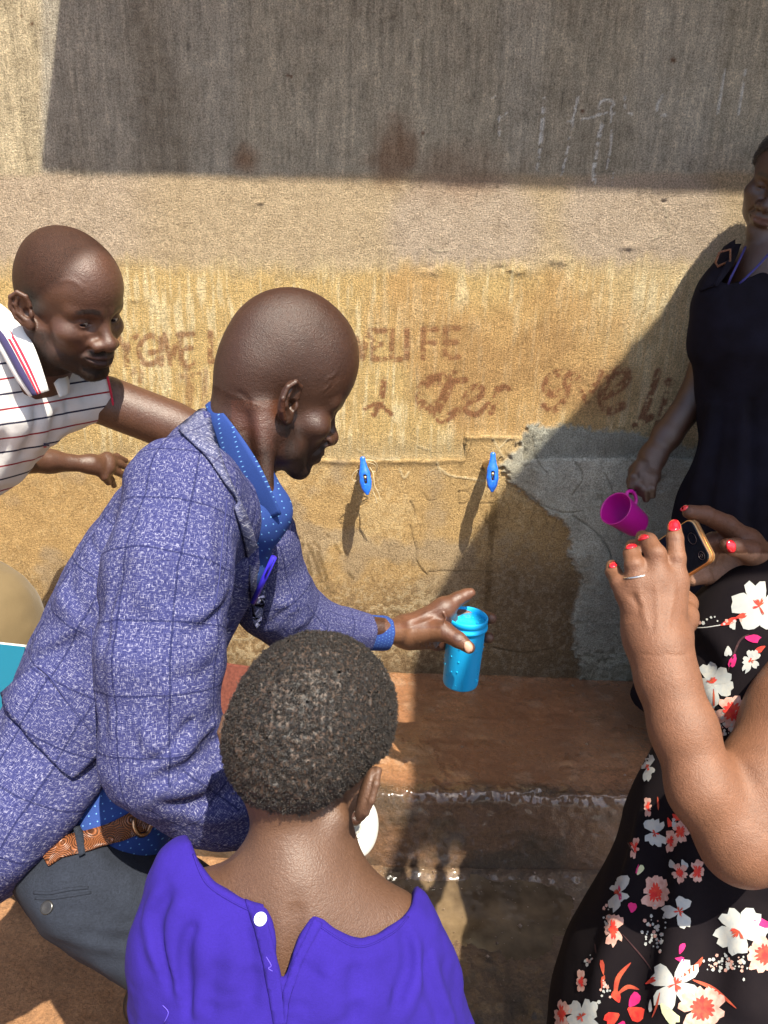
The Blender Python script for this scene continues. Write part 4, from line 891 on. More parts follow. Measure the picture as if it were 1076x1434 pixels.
# ---- shirt
sh_ = Sdf()
for (a, ra), (b, rb) in zip(tor[:-2], tor[1:-1]): sh_.fcap(a, b, ra * 0.74, rb * 0.74, lat, 1.34, 0.04)
sh_.cap(A(150, 990, 1.13), A(160, 1150, 1.09), 0.07, 0.083, 0.05).cap(A(316, 660, 1.13), A(352, 716, 1.11), 0.060, 0.058, 0.03)
sh_.cap(A(300, 760, 1.17), A(338, 790, 1.15), 0.06, 0.045, 0.04)
sh_.disp(lambda P: 0.0025 * vn(P * 25, 35))
so_ = build('shirt', sh_, 0.005, M_SHIRT, pa, None, axis_uv(A(200, 800, 1.0), fore, ax_sp))
def sheet(name, L, R, thick, mat, parent, n=7, guv=None, bow=0.0):
    """A strip of cloth between two edge lines, with thickness."""
    L = smooth_line(L, 5); R = smooth_line(R, 5); m_ = min(len(L), len(R)); V = []
    for i in range(m_):
        a, b = L[i], R[i]; t_ = nrm((L[min(i + 1, m_ - 1)] - L[max(i - 1, 0)])); nn = np.cross(b - a, t_); nn /= np.linalg.norm(nn) + 1e-9
        if nn @ (CAM - a) < 0: nn = -nn
        for j in range(n + 1):
            t = j / n; V.append((a + (b - a) * t + nn * bow * math.sin(PI * t), nn))
    N = len(V); top = [p + q * thick / 2 for p, q in V]; bot = [p - q * thick / 2 for p, q in V]; Fc = []; w = n + 1
    for i in range(m_ - 1):
        for j in range(n):
            a = i * w + j; q = (a, a + 1, a + w + 1, a + w); Fc.append(q); Fc.append(tuple(k + N for k in q[::-1]))
    rim = [j for j in range(w)] + [i * w + n for i in range(1, m_)] + [(m_ - 1) * w + j for j in range(n - 1, -1, -1)] + [i * w for i in range(m_ - 2, 0, -1)]
    for i in range(len(rim)):
        a, b = rim[i], rim[(i + 1) % len(rim)]; Fc.append((b, a, a + N, b + N))
    V = np.array(top + bot); return mesh(name, V, Fc, mat, parent, True, None, guv(V) if guv else None)
cuv = axis_uv(A(340, 640, 1.05), nrm(A(393, 723, 1.07) - A(292, 568, 1.10)), _u)
sheet('collar', [A(288, 568, 1.105), A(298, 600, 1.075), A(316, 655, 1.055), A(342, 695, 1.055), A(376, 727, 1.07)],
      [A(299, 561, 1.10), A(324, 592, 1.055), A(352, 632, 1.035), A(372, 668, 1.04), A(394, 720, 1.065)], 0.0022, M_SHIRT, so_, 7, cuv, 0.0012)
sheet('collar', [A(344, 660, 1.10), A(372, 700, 1.10), A(372, 742, 1.11)], [A(376, 655, 1.12), A(398, 700, 1.13), A(400, 745, 1.13)], 0.003, M_SHIRT, so_, 5, cuv, 0.004)
cf = Sdf(); cf.cap(A(500, 885, 1.475), A(545, 887, 1.50), 0.0345, 0.0335, 0.0).cut(lambda P: d_cap(P, A(500, 885, 1.475), A(575, 888, 1.52), 0.029, 0.029), 0.001)
cn = nrm(A(545, 887, 1.505) - A(500, 885, 1.475)); cf.keep(lambda P: (P - A(541, 887, 1.503)) @ cn, 0.002); cf.disp(lambda P: 0.001 * vn(P * 60, 36))
build('cuff', cf, 0.0022, M_SHIRT, so_, None, limb_uv([A(500, 885, 1.475), A(545, 887, 1.50)], -_f))
# ---- trousers, belt, shoes
M_TROUSER = woven('charcoal_twill', (0.0135, 0.0165, 0.0250), 0.95, 0.75, 0.0, 560, 0.4, 0.002)
tr = Sdf()
tr.fcap(A(146, 1200, 1.10), A(118, 1244, 1.09), 0.088, 0.092, lat, 1.35, 0.05)
tr.chain([J(116, 1256, 1.02, 92), J(225, 1322, 1.02, 86), J(330, 1400, 1.04, 70)], 0.05).chain([J(330, 1400, 1.04, 66), (anR[0], 0.065)], 0.02)
tr.chain([J(150, 1230, 1.20, 82), J(240, 1290, 1.28, 72), J(300, 1330, 1.32, 60), (anL[0], 0.075)], 0.05)
folds(tr, [([(60, 1320), (110, 1310), (160, 1335)], 0.012, 0.006), ([(186, 1180), (198, 1220), (196, 1270)], 0.006, -0.008), ([(207, 1180), (218, 1230), (216, 1280)], 0.010, 0.008), ([(100, 1300), (160, 1318), (220, 1316)], 0.008, -0.006), ([(150, 1300), (190, 1296), (230, 1300)], 0.010, 0.006),
           ([(230, 1190), (244, 1230), (248, 1280)], 0.007, -0.007), ([(40, 1270), (80, 1292), (130, 1290)], 0.010, 0.004), ([(90, 1275), (150, 1285), (200, 1270)], 0.007, -0.004), ([(130, 1345), (180, 1352), (230, 1346)], 0.012, -0.010)])
tr.cut(px_region([(-400, 1225), (14, 1246), (58, 1310), (112, 1350), (178, 1390), (238, 1436), (280, 1700), (-400, 1700)]), 0.025)
wst = nrm(A(158, 1165, 1.05) - A(100, 1262, 1.05)); tr.cut(lambda P: -((P - A(150, 1176, 1.02)) @ wst), 0.004)
tr.disp(lambda P: 0.0045 * vn(P * 14, 45) + 0.0015 * vn(P * 45, 46))
to = build('trousers', tr, 0.0048, M_TROUSER, pa, slack=2.0)
L_ = surf_line(tr, [(48, 1250), (70, 1251), (95, 1246), (124, 1243)], 6); tube('pocket', L_, 0.0022, M_TROUSER, to, 6); tube('pocket', surf_line(tr, [(50, 1258), (75, 1258), (128, 1250)], 6), 0.0018, M_TROUSER, to, 6)
M_DARKBTN = Mat('dark_button', 0.25, 0.5, (0.02, 0.018, 0.016)).m
bp = surf_line(tr, [(66, 1271), (67, 1271)], 2)[0]; bn = tr.grad(bp[None], 0.003)[0]; lathe('button', [(0.0, -0.002), (0.007, -0.002), (0.008, 0.0005), (0.0075, 0.002), (0.005, 0.0014), (0.0, 0.001)], bp, bn, M_DARKBTN, to, 20)
m = Mat('tooled_brown_leather', 0.4, 0.5); v = m.coord(); vo = m.node('ShaderNodeTexVoronoi'); vo.inputs['Scale'].default_value = 42; m.l.new(v, vo.inputs['Vector'])
wv = m.math('SINE', m.math('MULTIPLY', vo.outputs['Distance'], 62.0)); m.color(m.ramp(m.math('ADD', m.math('MULTIPLY', wv, 0.28), m.noise(v, 40, 3)), [(0.25, (0.05, 0.018, 0.008)), (0.6, (0.21, 0.075, 0.030))])); m.bump(wv, 0.6, 0.002); M_BELT = m.m
be = patch('belt', [(62, 1200), (84, 1176), (120, 1166), (160, 1150), (196, 1130), (226, 1122), (236, 1146), (206, 1160), (168, 1178), (128, 1192), (88, 1202), (70, 1214)], Sdf().grp(tr, 0).grp(sh_, 0.02), 0.001, 0.0045, M_BELT, to, 6, 4)
m = Mat('brass_buckle', 0.28, 0.5, (0.42, 0.24, 0.13)); m.b.inputs['Metallic'].default_value = 1.0; M_BRASS = m.m
bs = Sdf().grp(tr, 0).grp(sh_, 0.02)
L_ = surf_line(bs, smooth_line([(190, 1140), (205, 1128), (214, 1140), (208, 1164), (196, 1170), (188, 1158)], 3, True), 1); tube('buckle', list(L_ + (CAM - L_) * 0.006) , 0.0030, M_BRASS, be, 8)
patch('belt_loop', [(104, 1164), (112, 1161), (120, 1198), (112, 1202)], bs, 0.005, 0.003, M_TROUSER, to, 4, 3)
m = Mat('black_shoe_leather', 0.35, 0.5, (0.012, 0.011, 0.011)); M_SHOE = m.m
def shoe(an, yaw, parent, mat=None, s=1.0):
    f = np.array([math.cos(yaw), math.sin(yaw), 0]); o = np.array([an[0], an[1], 0.0]); q = Sdf()
    q.cap(o + f * -0.03 * s + [0, 0, 0.045], o + f * 0.05 * s + [0, 0, 0.045], 0.042 * s, 0.042 * s, 0.02).cap(o + f * 0.05 * s + [0, 0, 0.04], o + f * 0.17 * s + [0, 0, 0.03], 0.042 * s, 0.034 * s, 0.02)
    q.cut(lambda P: P[:, 2] - 0.012, 0.003); return build('shoe', q, 0.006, mat or M_SHOE, parent)
shoe(anR[0], 0.25, pa); shoe(anL[0], 0.35, pa)
# ---- what he holds
BT, BB = A(655, 862, D0 + 0.022), A(655, 944, D0 + 0.05)
m = Mat('sky_blue_plastic', 0.5, 0.3, (0.005, 0.34, 0.72)); m.b.inputs['Subsurface Weight'].default_value = 0.0; v = m.coord(); m.bump(m.noise(v, 120, 2), 0.08, 0.001); M_BLUE = m.m
bax = np.array([0.035, 0.0, 1.0]); bax = nrm(bax); bh = 0.158; b0 = A(655, 862, D0 + 0.022) - bax * bh
rt, rb = 0.0405, 0.0365
bot = empty('water_bottle', b0, 'sky blue plastic bottle brim-full of water held by the man in the blazer', 'bottle')
lathe('bottle_wall', [(0.0, 0.002), (rb - 0.004, 0.0), (rb - 0.001, 0.002), (rb, 0.006), (rt - 0.0015, bh - 0.030), (rt - 0.0012, bh - 0.026), (rt + 0.0022, bh - 0.025), (rt + 0.0028, bh - 0.022), (rt + 0.0024, bh - 0.019), (rt - 0.0004, bh - 0.017), (rt - 0.0004, bh - 0.0125), (rt + 0.0012, bh - 0.011), (rt + 0.0014, bh - 0.002), (rt, bh), (rt - 0.0022, bh - 0.0015), (rt - 0.003, bh - 0.012), (rb - 0.003, 0.008), (0.0, 0.006)], b0, bax, M_BLUE, bot, 64)
m = Mat('clear_water', 0.02, 0.5, (0.012, 0.40, 0.74)); m.b.inputs['IOR'].default_value = 1.33; m.bump(m.noise(m.coord(), 45, 1), 0.25, 0.004); M_WATER = m.m
lathe('water', [(0.0, 0.012), (rb - 0.0045, 0.014), (rt - 0.0036, bh - 0.0105), (0.0, bh - 0.0100)], b0, bax, M_WATER, bot, 48)
bub = Sdf(); wt = b0 + bax * (bh - 0.0100)
V = []; Fc = []
for x, y, r in ((-0.022, -0.010, .004), (0.020, -0.012, .0035), (0.004, 0.016, .003), (-0.006, 0.014, .003), (0.012, 0.010, .0025), (-0.026, 0.004, .0025), (0.026, 0.002, .002), (0.0, -0.022, .0022), (-0.016, 0.012, .002)):
    o = len(V); c0 = wt + np.array([x, y, 0]); n = 10
    for k in range(4):
        th = PI / 2 * k / 3
        for a in range(n): V.append(c0 + r * np.array([math.cos(th) * math.cos(2 * PI * a / n), math.cos(th) * math.sin(2 * PI * a / n), math.sin(th) * 0.8]))
    for k in range(3):
        for a in range(n): Fc.append((o + k * n + a, o + k * n + (a + 1) % n, o + (k + 1) * n + (a + 1) % n, o + (k + 1) * n + a))
mesh('bubble', V, Fc, M_WATER, bot)['kind'] = 'stuff'
V = []; Fc = []                                               # drops that cling to the outside
for i in range(34):
    a = rng.uniform(-0.3, PI + 0.6) - PI * 1.0; z = rng.uniform(0.004, bh - 0.03); rr = rb + (rt - rb) * z / bh; r = rng.uniform(0.0008, 0.0022) * (1.4 if z < 0.03 else 1); n_ = np.array([math.cos(a), math.sin(a), 0]); c0 = b0 + bax * z + n_ * rr; o = len(V); t_ = np.array([-math.sin(a), math.cos(a), 0])
    for k in range(3):
        th = PI / 2 * k / 2
        for q in range(6): V.append(c0 + r * (math.cos(th) * (math.cos(PI * q / 3) * t_ + 1.3 * math.sin(PI * q / 3) * bax) + 0.7 * math.sin(th) * n_))
    for k in range(2):
        for q in range(6): Fc.append((o + k * 6 + q, o + k * 6 + (q + 1) % 6, o + (k + 1) * 6 + (q + 1) % 6, o + (k + 1) * 6 + q))
mesh('droplet', V, Fc, M_WATER, bot)['kind'] = 'stuff'
m = Mat('white_plastic', 0.4, 0.4, (0.52, 0.515, 0.48)); M_WHITE = m.m
lc = A(496, 1157, 1.005); lax = nrm(np.array([0.80, -0.52, 0.42]))
lid = empty('bottle_lid', lc, 'white plastic screw lid held behind the child beside the step', 'lid')
R = 0.0385
lathe('cap_shell', [(0.0, 0.004), (R * 0.50, 0.004), (R * 0.55, 0.010), (R * 0.60, 0.0115), (R * 0.94, 0.0115), (R, 0.008), (R, -0.012), (R * 0.93, -0.013), (R * 0.90, 0.006), (0.0, 0.001)], lc, lax, M_WHITE, lid, 56)
lathe('ring', [(R * 0.28, 0.004), (R * 0.30, 0.007), (R * 0.36, 0.007), (R * 0.38, 0.004)], lc, lax, M_WHITE, lid, 40)
m = Mat('brown_leather_board', 0.45, 0.5); m.color(m.ramp(m.noise(m.coord(), 300, 3), [(0.3, (0.085, 0.022, 0.014)), (0.7, (0.15, 0.045, 0.028))])); m.bump(m.noise(m.coord(), 500, 2), 0.2, 0.001); M_FOLDER = m.m
q0, q1, q2 = A(316, 936, 1.02), A(292, 1040, 1.0), A(420, 950, 1.10); ux = nrm(q2 - q0); uy = nrm(q0 - q1); uy = nrm(uy - ux * (uy @ ux)); uz = np.cross(ux, uy)
fo = empty('folder', q1, 'brown leather folder tucked under the arm of the man in the blazer', 'folder')
Mf = np.stack([ux, uy, uz], 1); fc = (q0 + q1) / 2 + ux * 0.035
box('cover', fc - uz * 0.007, Mf, (0.05, 0.055, 0.0022), M_FOLDER, fo, 0.0015); box('cover', fc + uz * 0.007, Mf, (0.05, 0.055, 0.0022), M_FOLDER, fo, 0.0015)
box('paper', fc, Mf, (0.047, 0.052, 0.0042), M_WHITE, fo, 0.0)
m = Mat('blue_pen_plastic', 0.25, 0.5, (0.03, 0.02, 0.42)); pn0, pn1 = A(372, 806, 1.10), A(384, 780, 1.085)
pen = empty('pen', pn0, 'blue pen sticking out of the breast pocket of the blazer', 'pen')
tube('barrel', [pn0 + (pn0 - pn1) * 1.5, pn1], [0.0045, 0.0045], m.m, pen, 10); tube('clip', [pn1 + (CAM - pn1) * 0.006, pn0 + (CAM - pn0) * 0.006], 0.0014, m.m, pen, 6)
# ------------------------------------------------------------------ the man in the polo shirt
M_SKIN_MID = skin_mat('brown_skin', 0.38, 0.5, 560, 0.0014)
B_SKIN = (0.064, 0.028, 0.017)
pb = empty('person', (-0.95, -0.45, 0.0), 'man in a striped white polo shirt leaning in from the wall side to watch', 'person')
MB_ = frame(math.radians(-30), math.radians(16), math.radians(-3)); scb = 0.985
HB = Head(A(39, 431, 1.29) - MB_ @ (np.array([0.0735, -0.012, -0.006]) * scb), MB_, scb, ch=1.05, fw=1.07, nw=1.15, smile=0.004, open=0.0036, eo=0.0036, lid=0.001)
body = Sdf(); HB.into(body)
nbB = A(28, 560, 1.43)
body.cap(HB.w(0, -0.025, -0.035), nbB, 0.058, 0.062, 0.03).cap(HB.w(0.05, -0.02, -0.04), A(40, 540, 1.40), 0.011, 0.010, 0.02)
shB, elB, wrB = J(112, 552, 1.52, 26), J(262, 606, 1.56, 30), J(330, 740, 1.60, 24)
body.chain([(nbB, 0.04), shB, elB, wrB], 0.02).cap(A(150, 560, 1.525), A(235, 592, 1.55), 0.047, 0.046, 0.02)
hand(body, wrB, [J(345, 770, 1.6, 14), J(350, 776, 1.58, 14), J(350, 782, 1.56, 14)], [[J(345, 770, 1.6, 13), J(352, 800, 1.6, 10)], [J(350, 776, 1.58, 13), J(356, 806, 1.58, 10)], [J(350, 782, 1.56, 12), J(356, 810, 1.56, 10)]])
w2 = (AY(128, 650, -0.17), 0.0175)
body.chain([(A(-60, 600, 1.60), 0.04), (AY(15, 648, -0.30), 0.028), (AY(70, 646, -0.22), 0.024), w2], 0.02)
K_ = [(AY(150, 641, -0.13), 0.0115), (AY(153, 647, -0.135), 0.0115), (AY(152, 655, -0.145), 0.011), (AY(147, 661, -0.155), 0.010)]
hand(body, w2, K_, [[K_[0], (AY(164, 640, -0.10), 0.009), (AY(176, 645, -0.075), 0.007)], [K_[1], (AY(168, 650, -0.105), 0.009), (AY(182, 656, -0.08), 0.007)],
                    [K_[2], (AY(167, 662, -0.115), 0.0085), (AY(176, 668, -0.09), 0.007)], [K_[3], (AY(156, 672, -0.13), 0.008), (AY(160, 680, -0.11), 0.0065)]], [(AY(136, 655, -0.17), 0.012), (AY(146, 668, -0.165), 0.009), (AY(152, 676, -0.15), 0.007)])
pelB = A(-160, 760, 1.55); body.cap(nbB, pelB, 0.03, 0.015, 0.01)
knB = (A(12, 860, 1.46), 0.02); anB = (np.array([knB[0][0] - 0.06, knB[0][1] - 0.02, 0.09]), 0.02)
folds(body, [([(118, 470), (122, 480), (124, 492)], 0.0035, -0.0010), ([(112, 432), (118, 440), (126, 444)], 0.002, -0.0006), ([(84, 396), (96, 392), (110, 398), (116, 408)], 0.004, 0.0009)])
def colB(P):
    c = HB.paint(P, B_SKIN, (0.13, 0.060, 0.052), None, 1.0, 0.5, True, 0.062)
    L = HB.loc(P); t = (np.hypot(np.abs(L[:, 0]) - 0.03, L[:, 2] + 0.035) < 0.02) & (L[:, 1] > 0.04); c[t] *= 1.08
    return c
build('body', body, 0.0022, M_SKIN_MID, pb, colB, lambda P: HB.stub, project=True)
Vb, Qb = LAST[0], LAST[1]; Lb = HB.loc(Vb[Qb[:, 0]]); Qb = Qb[(HB.stub[Qb, 0].min(1) > 0.5) & (Lb[:, 2] < -0.03)]
eyes(HB, pb, look=(0.35, 0.85, -0.42))
# teeth
HBEARD = (Vb, Qb)
q0, q1 = HB.w(-0.014, 0.086, -0.0708), HB.w(0.016, 0.086, -0.0706)
tube('teeth', [q0, HB.w(0.0, 0.0905, -0.071), q1], 0.0028, Mat('tooth_enamel', 0.2, 0.5, (0.55, 0.50, 0.42)).m, pb, 8)
# ---- polo shirt
m = Mat('striped_white_pique', 0.85, 0.2, sheen=0.1); s = m.sep(m.attr('GU').outputs['Vector']); v = m.coord(); w = m.noise(v, 500, 2)
per = 0.052; u = m.math('FRACT', m.math('DIVIDE', s[1], per))
def band(a, b): return m.math('MULTIPLY', m.math('GREATER_THAN', u, a), m.math('LESS_THAN', u, b))
c = m.mix(1.0, (0.50, 0.49, 0.48), m.grey(w, 0.92, 1.06), 'MULTIPLY'); c = m.mix(band(0.20, 0.265), c, (0.015, 0.015, 0.035)); c = m.mix(band(0.70, 0.76), c, (0.20, 0.015, 0.025))
m.color(c); m.bump(w, 0.3, 0.001); M_POLO = m.m
latB = nrm(A(120, 545, 1.54) - A(-60, 600, 1.42)); axB = nrm(A(40, 545, 1.45) - A(-40, 780, 1.52))
po = Sdf(); po.cap(A(14, 500, 1.40), A(24, 552, 1.43), 0.066, 0.072, 0.03); po.cap(A(24, 552, 1.44), A(96, 556, 1.50), 0.072, 0.056, 0.04)
po.fcap(A(18, 578, 1.46), A(-44, 624, 1.48), 0.085, 0.095, latB, 1.2, 0.05).fcap(A(-44, 624, 1.48), A(-150, 690, 1.53), 0.095, 0.11, latB, 1.2, 0.05)
po.cap(A(92, 555, 1.50), A(138, 548, 1.52), 0.056, 0.0555, 0.03)
sleeve_n = nrm(A(150, 549, 1.525) - A(100, 556, 1.50)); po.cut(lambda P: np.where(proj(P)[0] > 96, -((P - A(152, 549, 1.525)) @ sleeve_n), 1.0), 0.003)
po.cut(px_region([(-60, 380), (0, 436), (22, 460), (46, 500), (62, 536), (74, 546), (84, 532), (110, 490), (60, 380)]), 0.01)
folds(po, [([(66, 575), (58, 610), (40, 650)], 0.012, 0.006), ([(80, 570), (74, 610), (62, 640)], 0.009, -0.006), ([(40, 570), (30, 610), (10, 650)], 0.014, 0.007), ([(52, 560), (46, 600), (30, 640)], 0.009, -0.006), ([(20, 560), (10, 600), (0, 640)], 0.010, -0.006),
           ([(96, 540), (92, 560), (96, 580)], 0.007, -0.006), ([(108, 530), (106, 550), (112, 570)], 0.008, 0.004), ([(0, 520), (20, 560), (24, 600)], 0.010, 0.004)])
po.disp(lambda P: 0.0045 * vn(P * 18, 55) + 0.0028 * vn(P * 38, 56))
uvB = axis_uv(A(0, 600, 1.45), latB, nrm(np.array([-0.16, 0.10, 1.0])))
polo = build('polo_shirt', po, 0.0040, M_POLO, pb, None, uvB)
M_COLW = woven('white_collar_knit', (0.56, 0.55, 0.53), 0.85, 0.06, 0.1, 900, 0.05, 0.001); M_NAVY = woven('navy_knit', (0.030, 0.024, 0.075), 0.85, 0.2); M_RED = woven('crimson_knit', (0.40, 0.020, 0.045), 0.85, 0.2)
cS = [A(-34, 440, 1.34), A(-6, 480, 1.32), A(22, 530, 1.318), A(42, 556, 1.325)]; cE = [A(2, 426, 1.345), A(28, 450, 1.325), A(50, 490, 1.315), A(69, 547, 1.325)]
sheet('collar', cS, cE, 0.0035, M_COLW, polo, 7, None, 0.006)
def strip_between(t0, t1, off=0.0075): return [a + (b - a) * t0 + (CAM - a) * off / 1.3 for a, b in zip(cS, cE)], [a + (b - a) * t1 + (CAM - a) * off / 1.3 for a, b in zip(cS, cE)]
for t0, t1, mt in ((0.14, 0.36, M_NAVY), (0.38, 0.46, M_RED), (0.51, 0.59, M_RED)): a, b = strip_between(t0, t1); sheet('collar_stripe', a, b, 0.001, mt, polo, 2)
sheet('collar', [A(76, 536, 1.372), A(80, 546, 1.374), A(84, 556, 1.378)], [A(92, 520, 1.40), A(97, 536, 1.40), A(96, 552, 1.40)], 0.003, M_COLW, polo, 3)
L_ = [A(152, 549, 1.525) + 0.0565 * (math.cos(a) * nrm(np.cross(sleeve_n, [0, 0, 1.0])) + math.sin(a) * np.cross(sleeve_n, nrm(np.cross(sleeve_n, [0, 0, 1.0])))) for a in np.linspace(0, 2 * PI, 40)]
tube('sleeve_hem', L_, 0.0022, M_RED, polo, 6)
for k, mt in ((0, M_NAVY), (1, M_NAVY), (2, M_RED)): patch('emblem', [(61, 620.5 + 2.2 * k), (69 - (k == 2) * 4, 620.5 + 2.2 * k), (69 - (k == 2) * 4, 622 + 2.2 * k), (61, 622 + 2.2 * k)], po, 0.0004, 0.0005, mt, polo, 3, 2)
M_KHAKI = woven('khaki_cotton', (0.115, 0.082, 0.040), 0.85, 0.15, 0.1, 900, 0.15)
tk = Sdf(); tk.chain([(pelB, 0.10), (A(-24, 862, 1.46), 0.088), (A(-6, 900, 1.46), 0.080), (anB[0], 0.07)], 0.05); tk.cap(pelB, A(-200, 740, 1.55), 0.11, 0.11, 0.05)
tk.disp(lambda P: 0.003 * vn(P * 16, 65) + 0.0015 * vn(P * 45, 66)); build('trousers', tk, 0.006, M_KHAKI, pb); shoe(anB[0], -0.3, pb)
# ---- a turquoise folder at his knee
m = Mat('turquoise_card', 0.5, 0.4, (0.003, 0.10, 0.155)); M_TURQ = m.m
q0, q1, q2 = A(-70, 894, 1.40), A(40, 906, 1.335), A(-66, 1010, 1.36); ux = nrm(q1 - q0); uy = nrm(q0 - q2); uy = nrm(uy - ux * (uy @ ux)); uz = np.cross(ux, uy)
fb = empty('folder', q2, 'turquoise folder with white page edges beside the khaki trousers', 'folder'); Mf2 = np.stack([ux, uy, uz], 1); w2_, h2_ = np.linalg.norm(q1 - q0) / 2, 0.085; fc2 = q0 + ux * w2_ - uy * h2_
for k in (-1, 1): box('cover', fc2 + uz * 0.0075 * k, Mf2, (w2_, h2_, 0.0016), M_TURQ, fb, 0.0008)
box('paper', fc2 + uy * 0.003, Mf2, (w2_ - 0.003, h2_, 0.0055), M_WHITE, fb, 0)
# ------------------------------------------------------------------ the child
pc = empty('person', (-0.10, -1.32, 0.0), 'small child with short black hair seen from behind in a torn violet shirt', 'person')
C_SKIN = (0.080, 0.040, 0.023)
M_SKIN_CHILD = skin_mat('child_brown_skin', 0.45, 0.45, 620, 0.0010, (0.9, 1.1))
MC = frame(math.radians(63), math.radians(26), math.radians(-3)); scc = 0.87
HC = Head(A(428, 1058, 0.755), MC, scc, ch=1.12, cw=1.06, cl=1.04, es=1.0)
body = Sdf(); HC.into(body)
nk = A(420, 1240, 0.735)
body.cap(HC.w(0, -0.035, -0.040), nk, 0.030, 0.038, 0.025)
body.cap(nk, A(272, 1286, 0.732), 0.037, 0.0415, 0.045).cap(nk, A(542, 1305, 0.745), 0.0385, 0.0405, 0.045)
body.ell(A(415, 1390, 0.735), (0.105, 0.055, 0.085), None, 0.05)
hpC = np.array([A(405, 1500, 0.72)[0], -1.36, 0.48])
body.cap(A(415, 1400, 0.735), hpC, 0.05, 0.035, 0.03)
for sx in (-1, 1): body.chain([(hpC, 0.03), (hpC + [0.055 * sx, 0.0, -0.03], 0.03), (hpC + [0.06 * sx, 0.02, -0.24], 0.034), (hpC + [0.06 * sx, -0.01, -0.43], 0.024), (hpC + [0.065 * sx, 0.08, -0.462], 0.02)], 0.02)
body.chain([J(262, 1300, 0.735, 40), J(232, 1420, 0.76, 34), J(300, 1520, 0.82, 28), J(420, 1500, 0.93, 22)], 0.02).chain([J(560, 1315, 0.745, 30), J(620, 1460, 0.76, 34), J(600, 1560, 0.86, 28), J(520, 1560, 0.94, 22)], 0.02)
folds(body, [([(416, 1262), (412, 1320), (405, 1400)], 0.008, -0.003), ([(330, 1200), (318, 1232), (300, 1250)], 0.02, 0.003)])
def colC(P):
    c = HC.paint(P, C_SKIN, None, None, 0, 0, False); L = HC.loc(P)
    t = (L[:, 2] > -0.036 + 0.5 * np.clip(L[:, 1] + 0.03, 0, 0.1)) & (L[:, 1] < 0.06) & (np.abs(L[:, 0]) < 0.0835); c[t] = (0.030, 0.020, 0.015); return c
build('body', body, 0.0021, M_SKIN_CHILD, pc, colC, project=True)
# hair: a dark clumped cap and short coils growing from it
def hair_zone(P, H, back=-0.060, ear=0.012):
    L = H.loc(P); x, y, z = np.abs(L[:, 0]), L[:, 1], L[:, 2]
    lim = np.where(y < -0.02, back + np.clip((y + 0.055) / 0.035, 0, 1) * 0.048, -0.012 + np.clip((y + 0.02) / 0.03, 0, 1) * 0.030) + np.clip((y - 0.04) / 0.05, 0, 1) * 0.075
    return (lim - z) * H.sc                       # negative where hair grows
def hair_cap(name, H, thick, vox, mat, parent, amp, back=-0.060):
    q = Sdf(); c, R = H.w(0, 0, 0.02), 0.15 * H.sc
    def fn(P):
        L = H.loc(P); e = H.q.get('ch', 1)
        d = d_ell(L, np.array([0, -0.006, 0.040 * e]), None, np.array([0.0735, 0.098, 0.080]) * np.array([H.q.get('cw', 1), H.q.get('cl', 1), e]))
        d = smin(d, d_ell(L, np.array([0, 0.038, 0.034 + 0.06 * (e - 1)]), None, np.array([0.060, 0.054, 0.058 * e])), 0.03)
        return smin(d, d_ell(L, np.array([0, -0.055, 0.010]), None, np.array([0.055, 0.045, 0.050])), 0.03) * H.sc - thick
    q.add(fn, c, R); q.keep(lambda P: hair_zone(P, H, back) + 0.0025 * vn(P * 220, 77), 0.008)
    q.disp(lambda P: -amp * (np.abs(vn(P * 150, 71)) * 1.1 + 0.7 * np.abs(vn(P * 300, 72)) - 0.5)); return q
m = Mat('black_hair_mass', 0.6, 0.4); m.color(m.ramp(m.noise(m.coord(), 260, 3), [(0.45, (0.006, 0.0045, 0.004)), (0.60, (0.045, 0.027, 0.018))])); M_HAIRCAP = m.m
hq = hair_cap('hair', HC, 0.0040, 0.0019, M_HAIRCAP, pc, 0.0034)
Vh, Qh = polygonise(hq, 0.0018)
hr = mesh('hair', Vh, Qh, M_HAIRCAP, pc)
m = Mat('coiled_black_hair', 0.42, 0.5, (0.016, 0.011, 0.0085)); hi_ = m.node('ShaderNodeAttribute', attribute_name='tint'); m.color(m.ramp(hi_.outputs['Fac'], [(0.0, (0.005, 0.004, 0.0035)), (0.6, (0.013, 0.0095, 0.007)), (1.0, (0.065, 0.044, 0.03))])); M_COIL = m.m
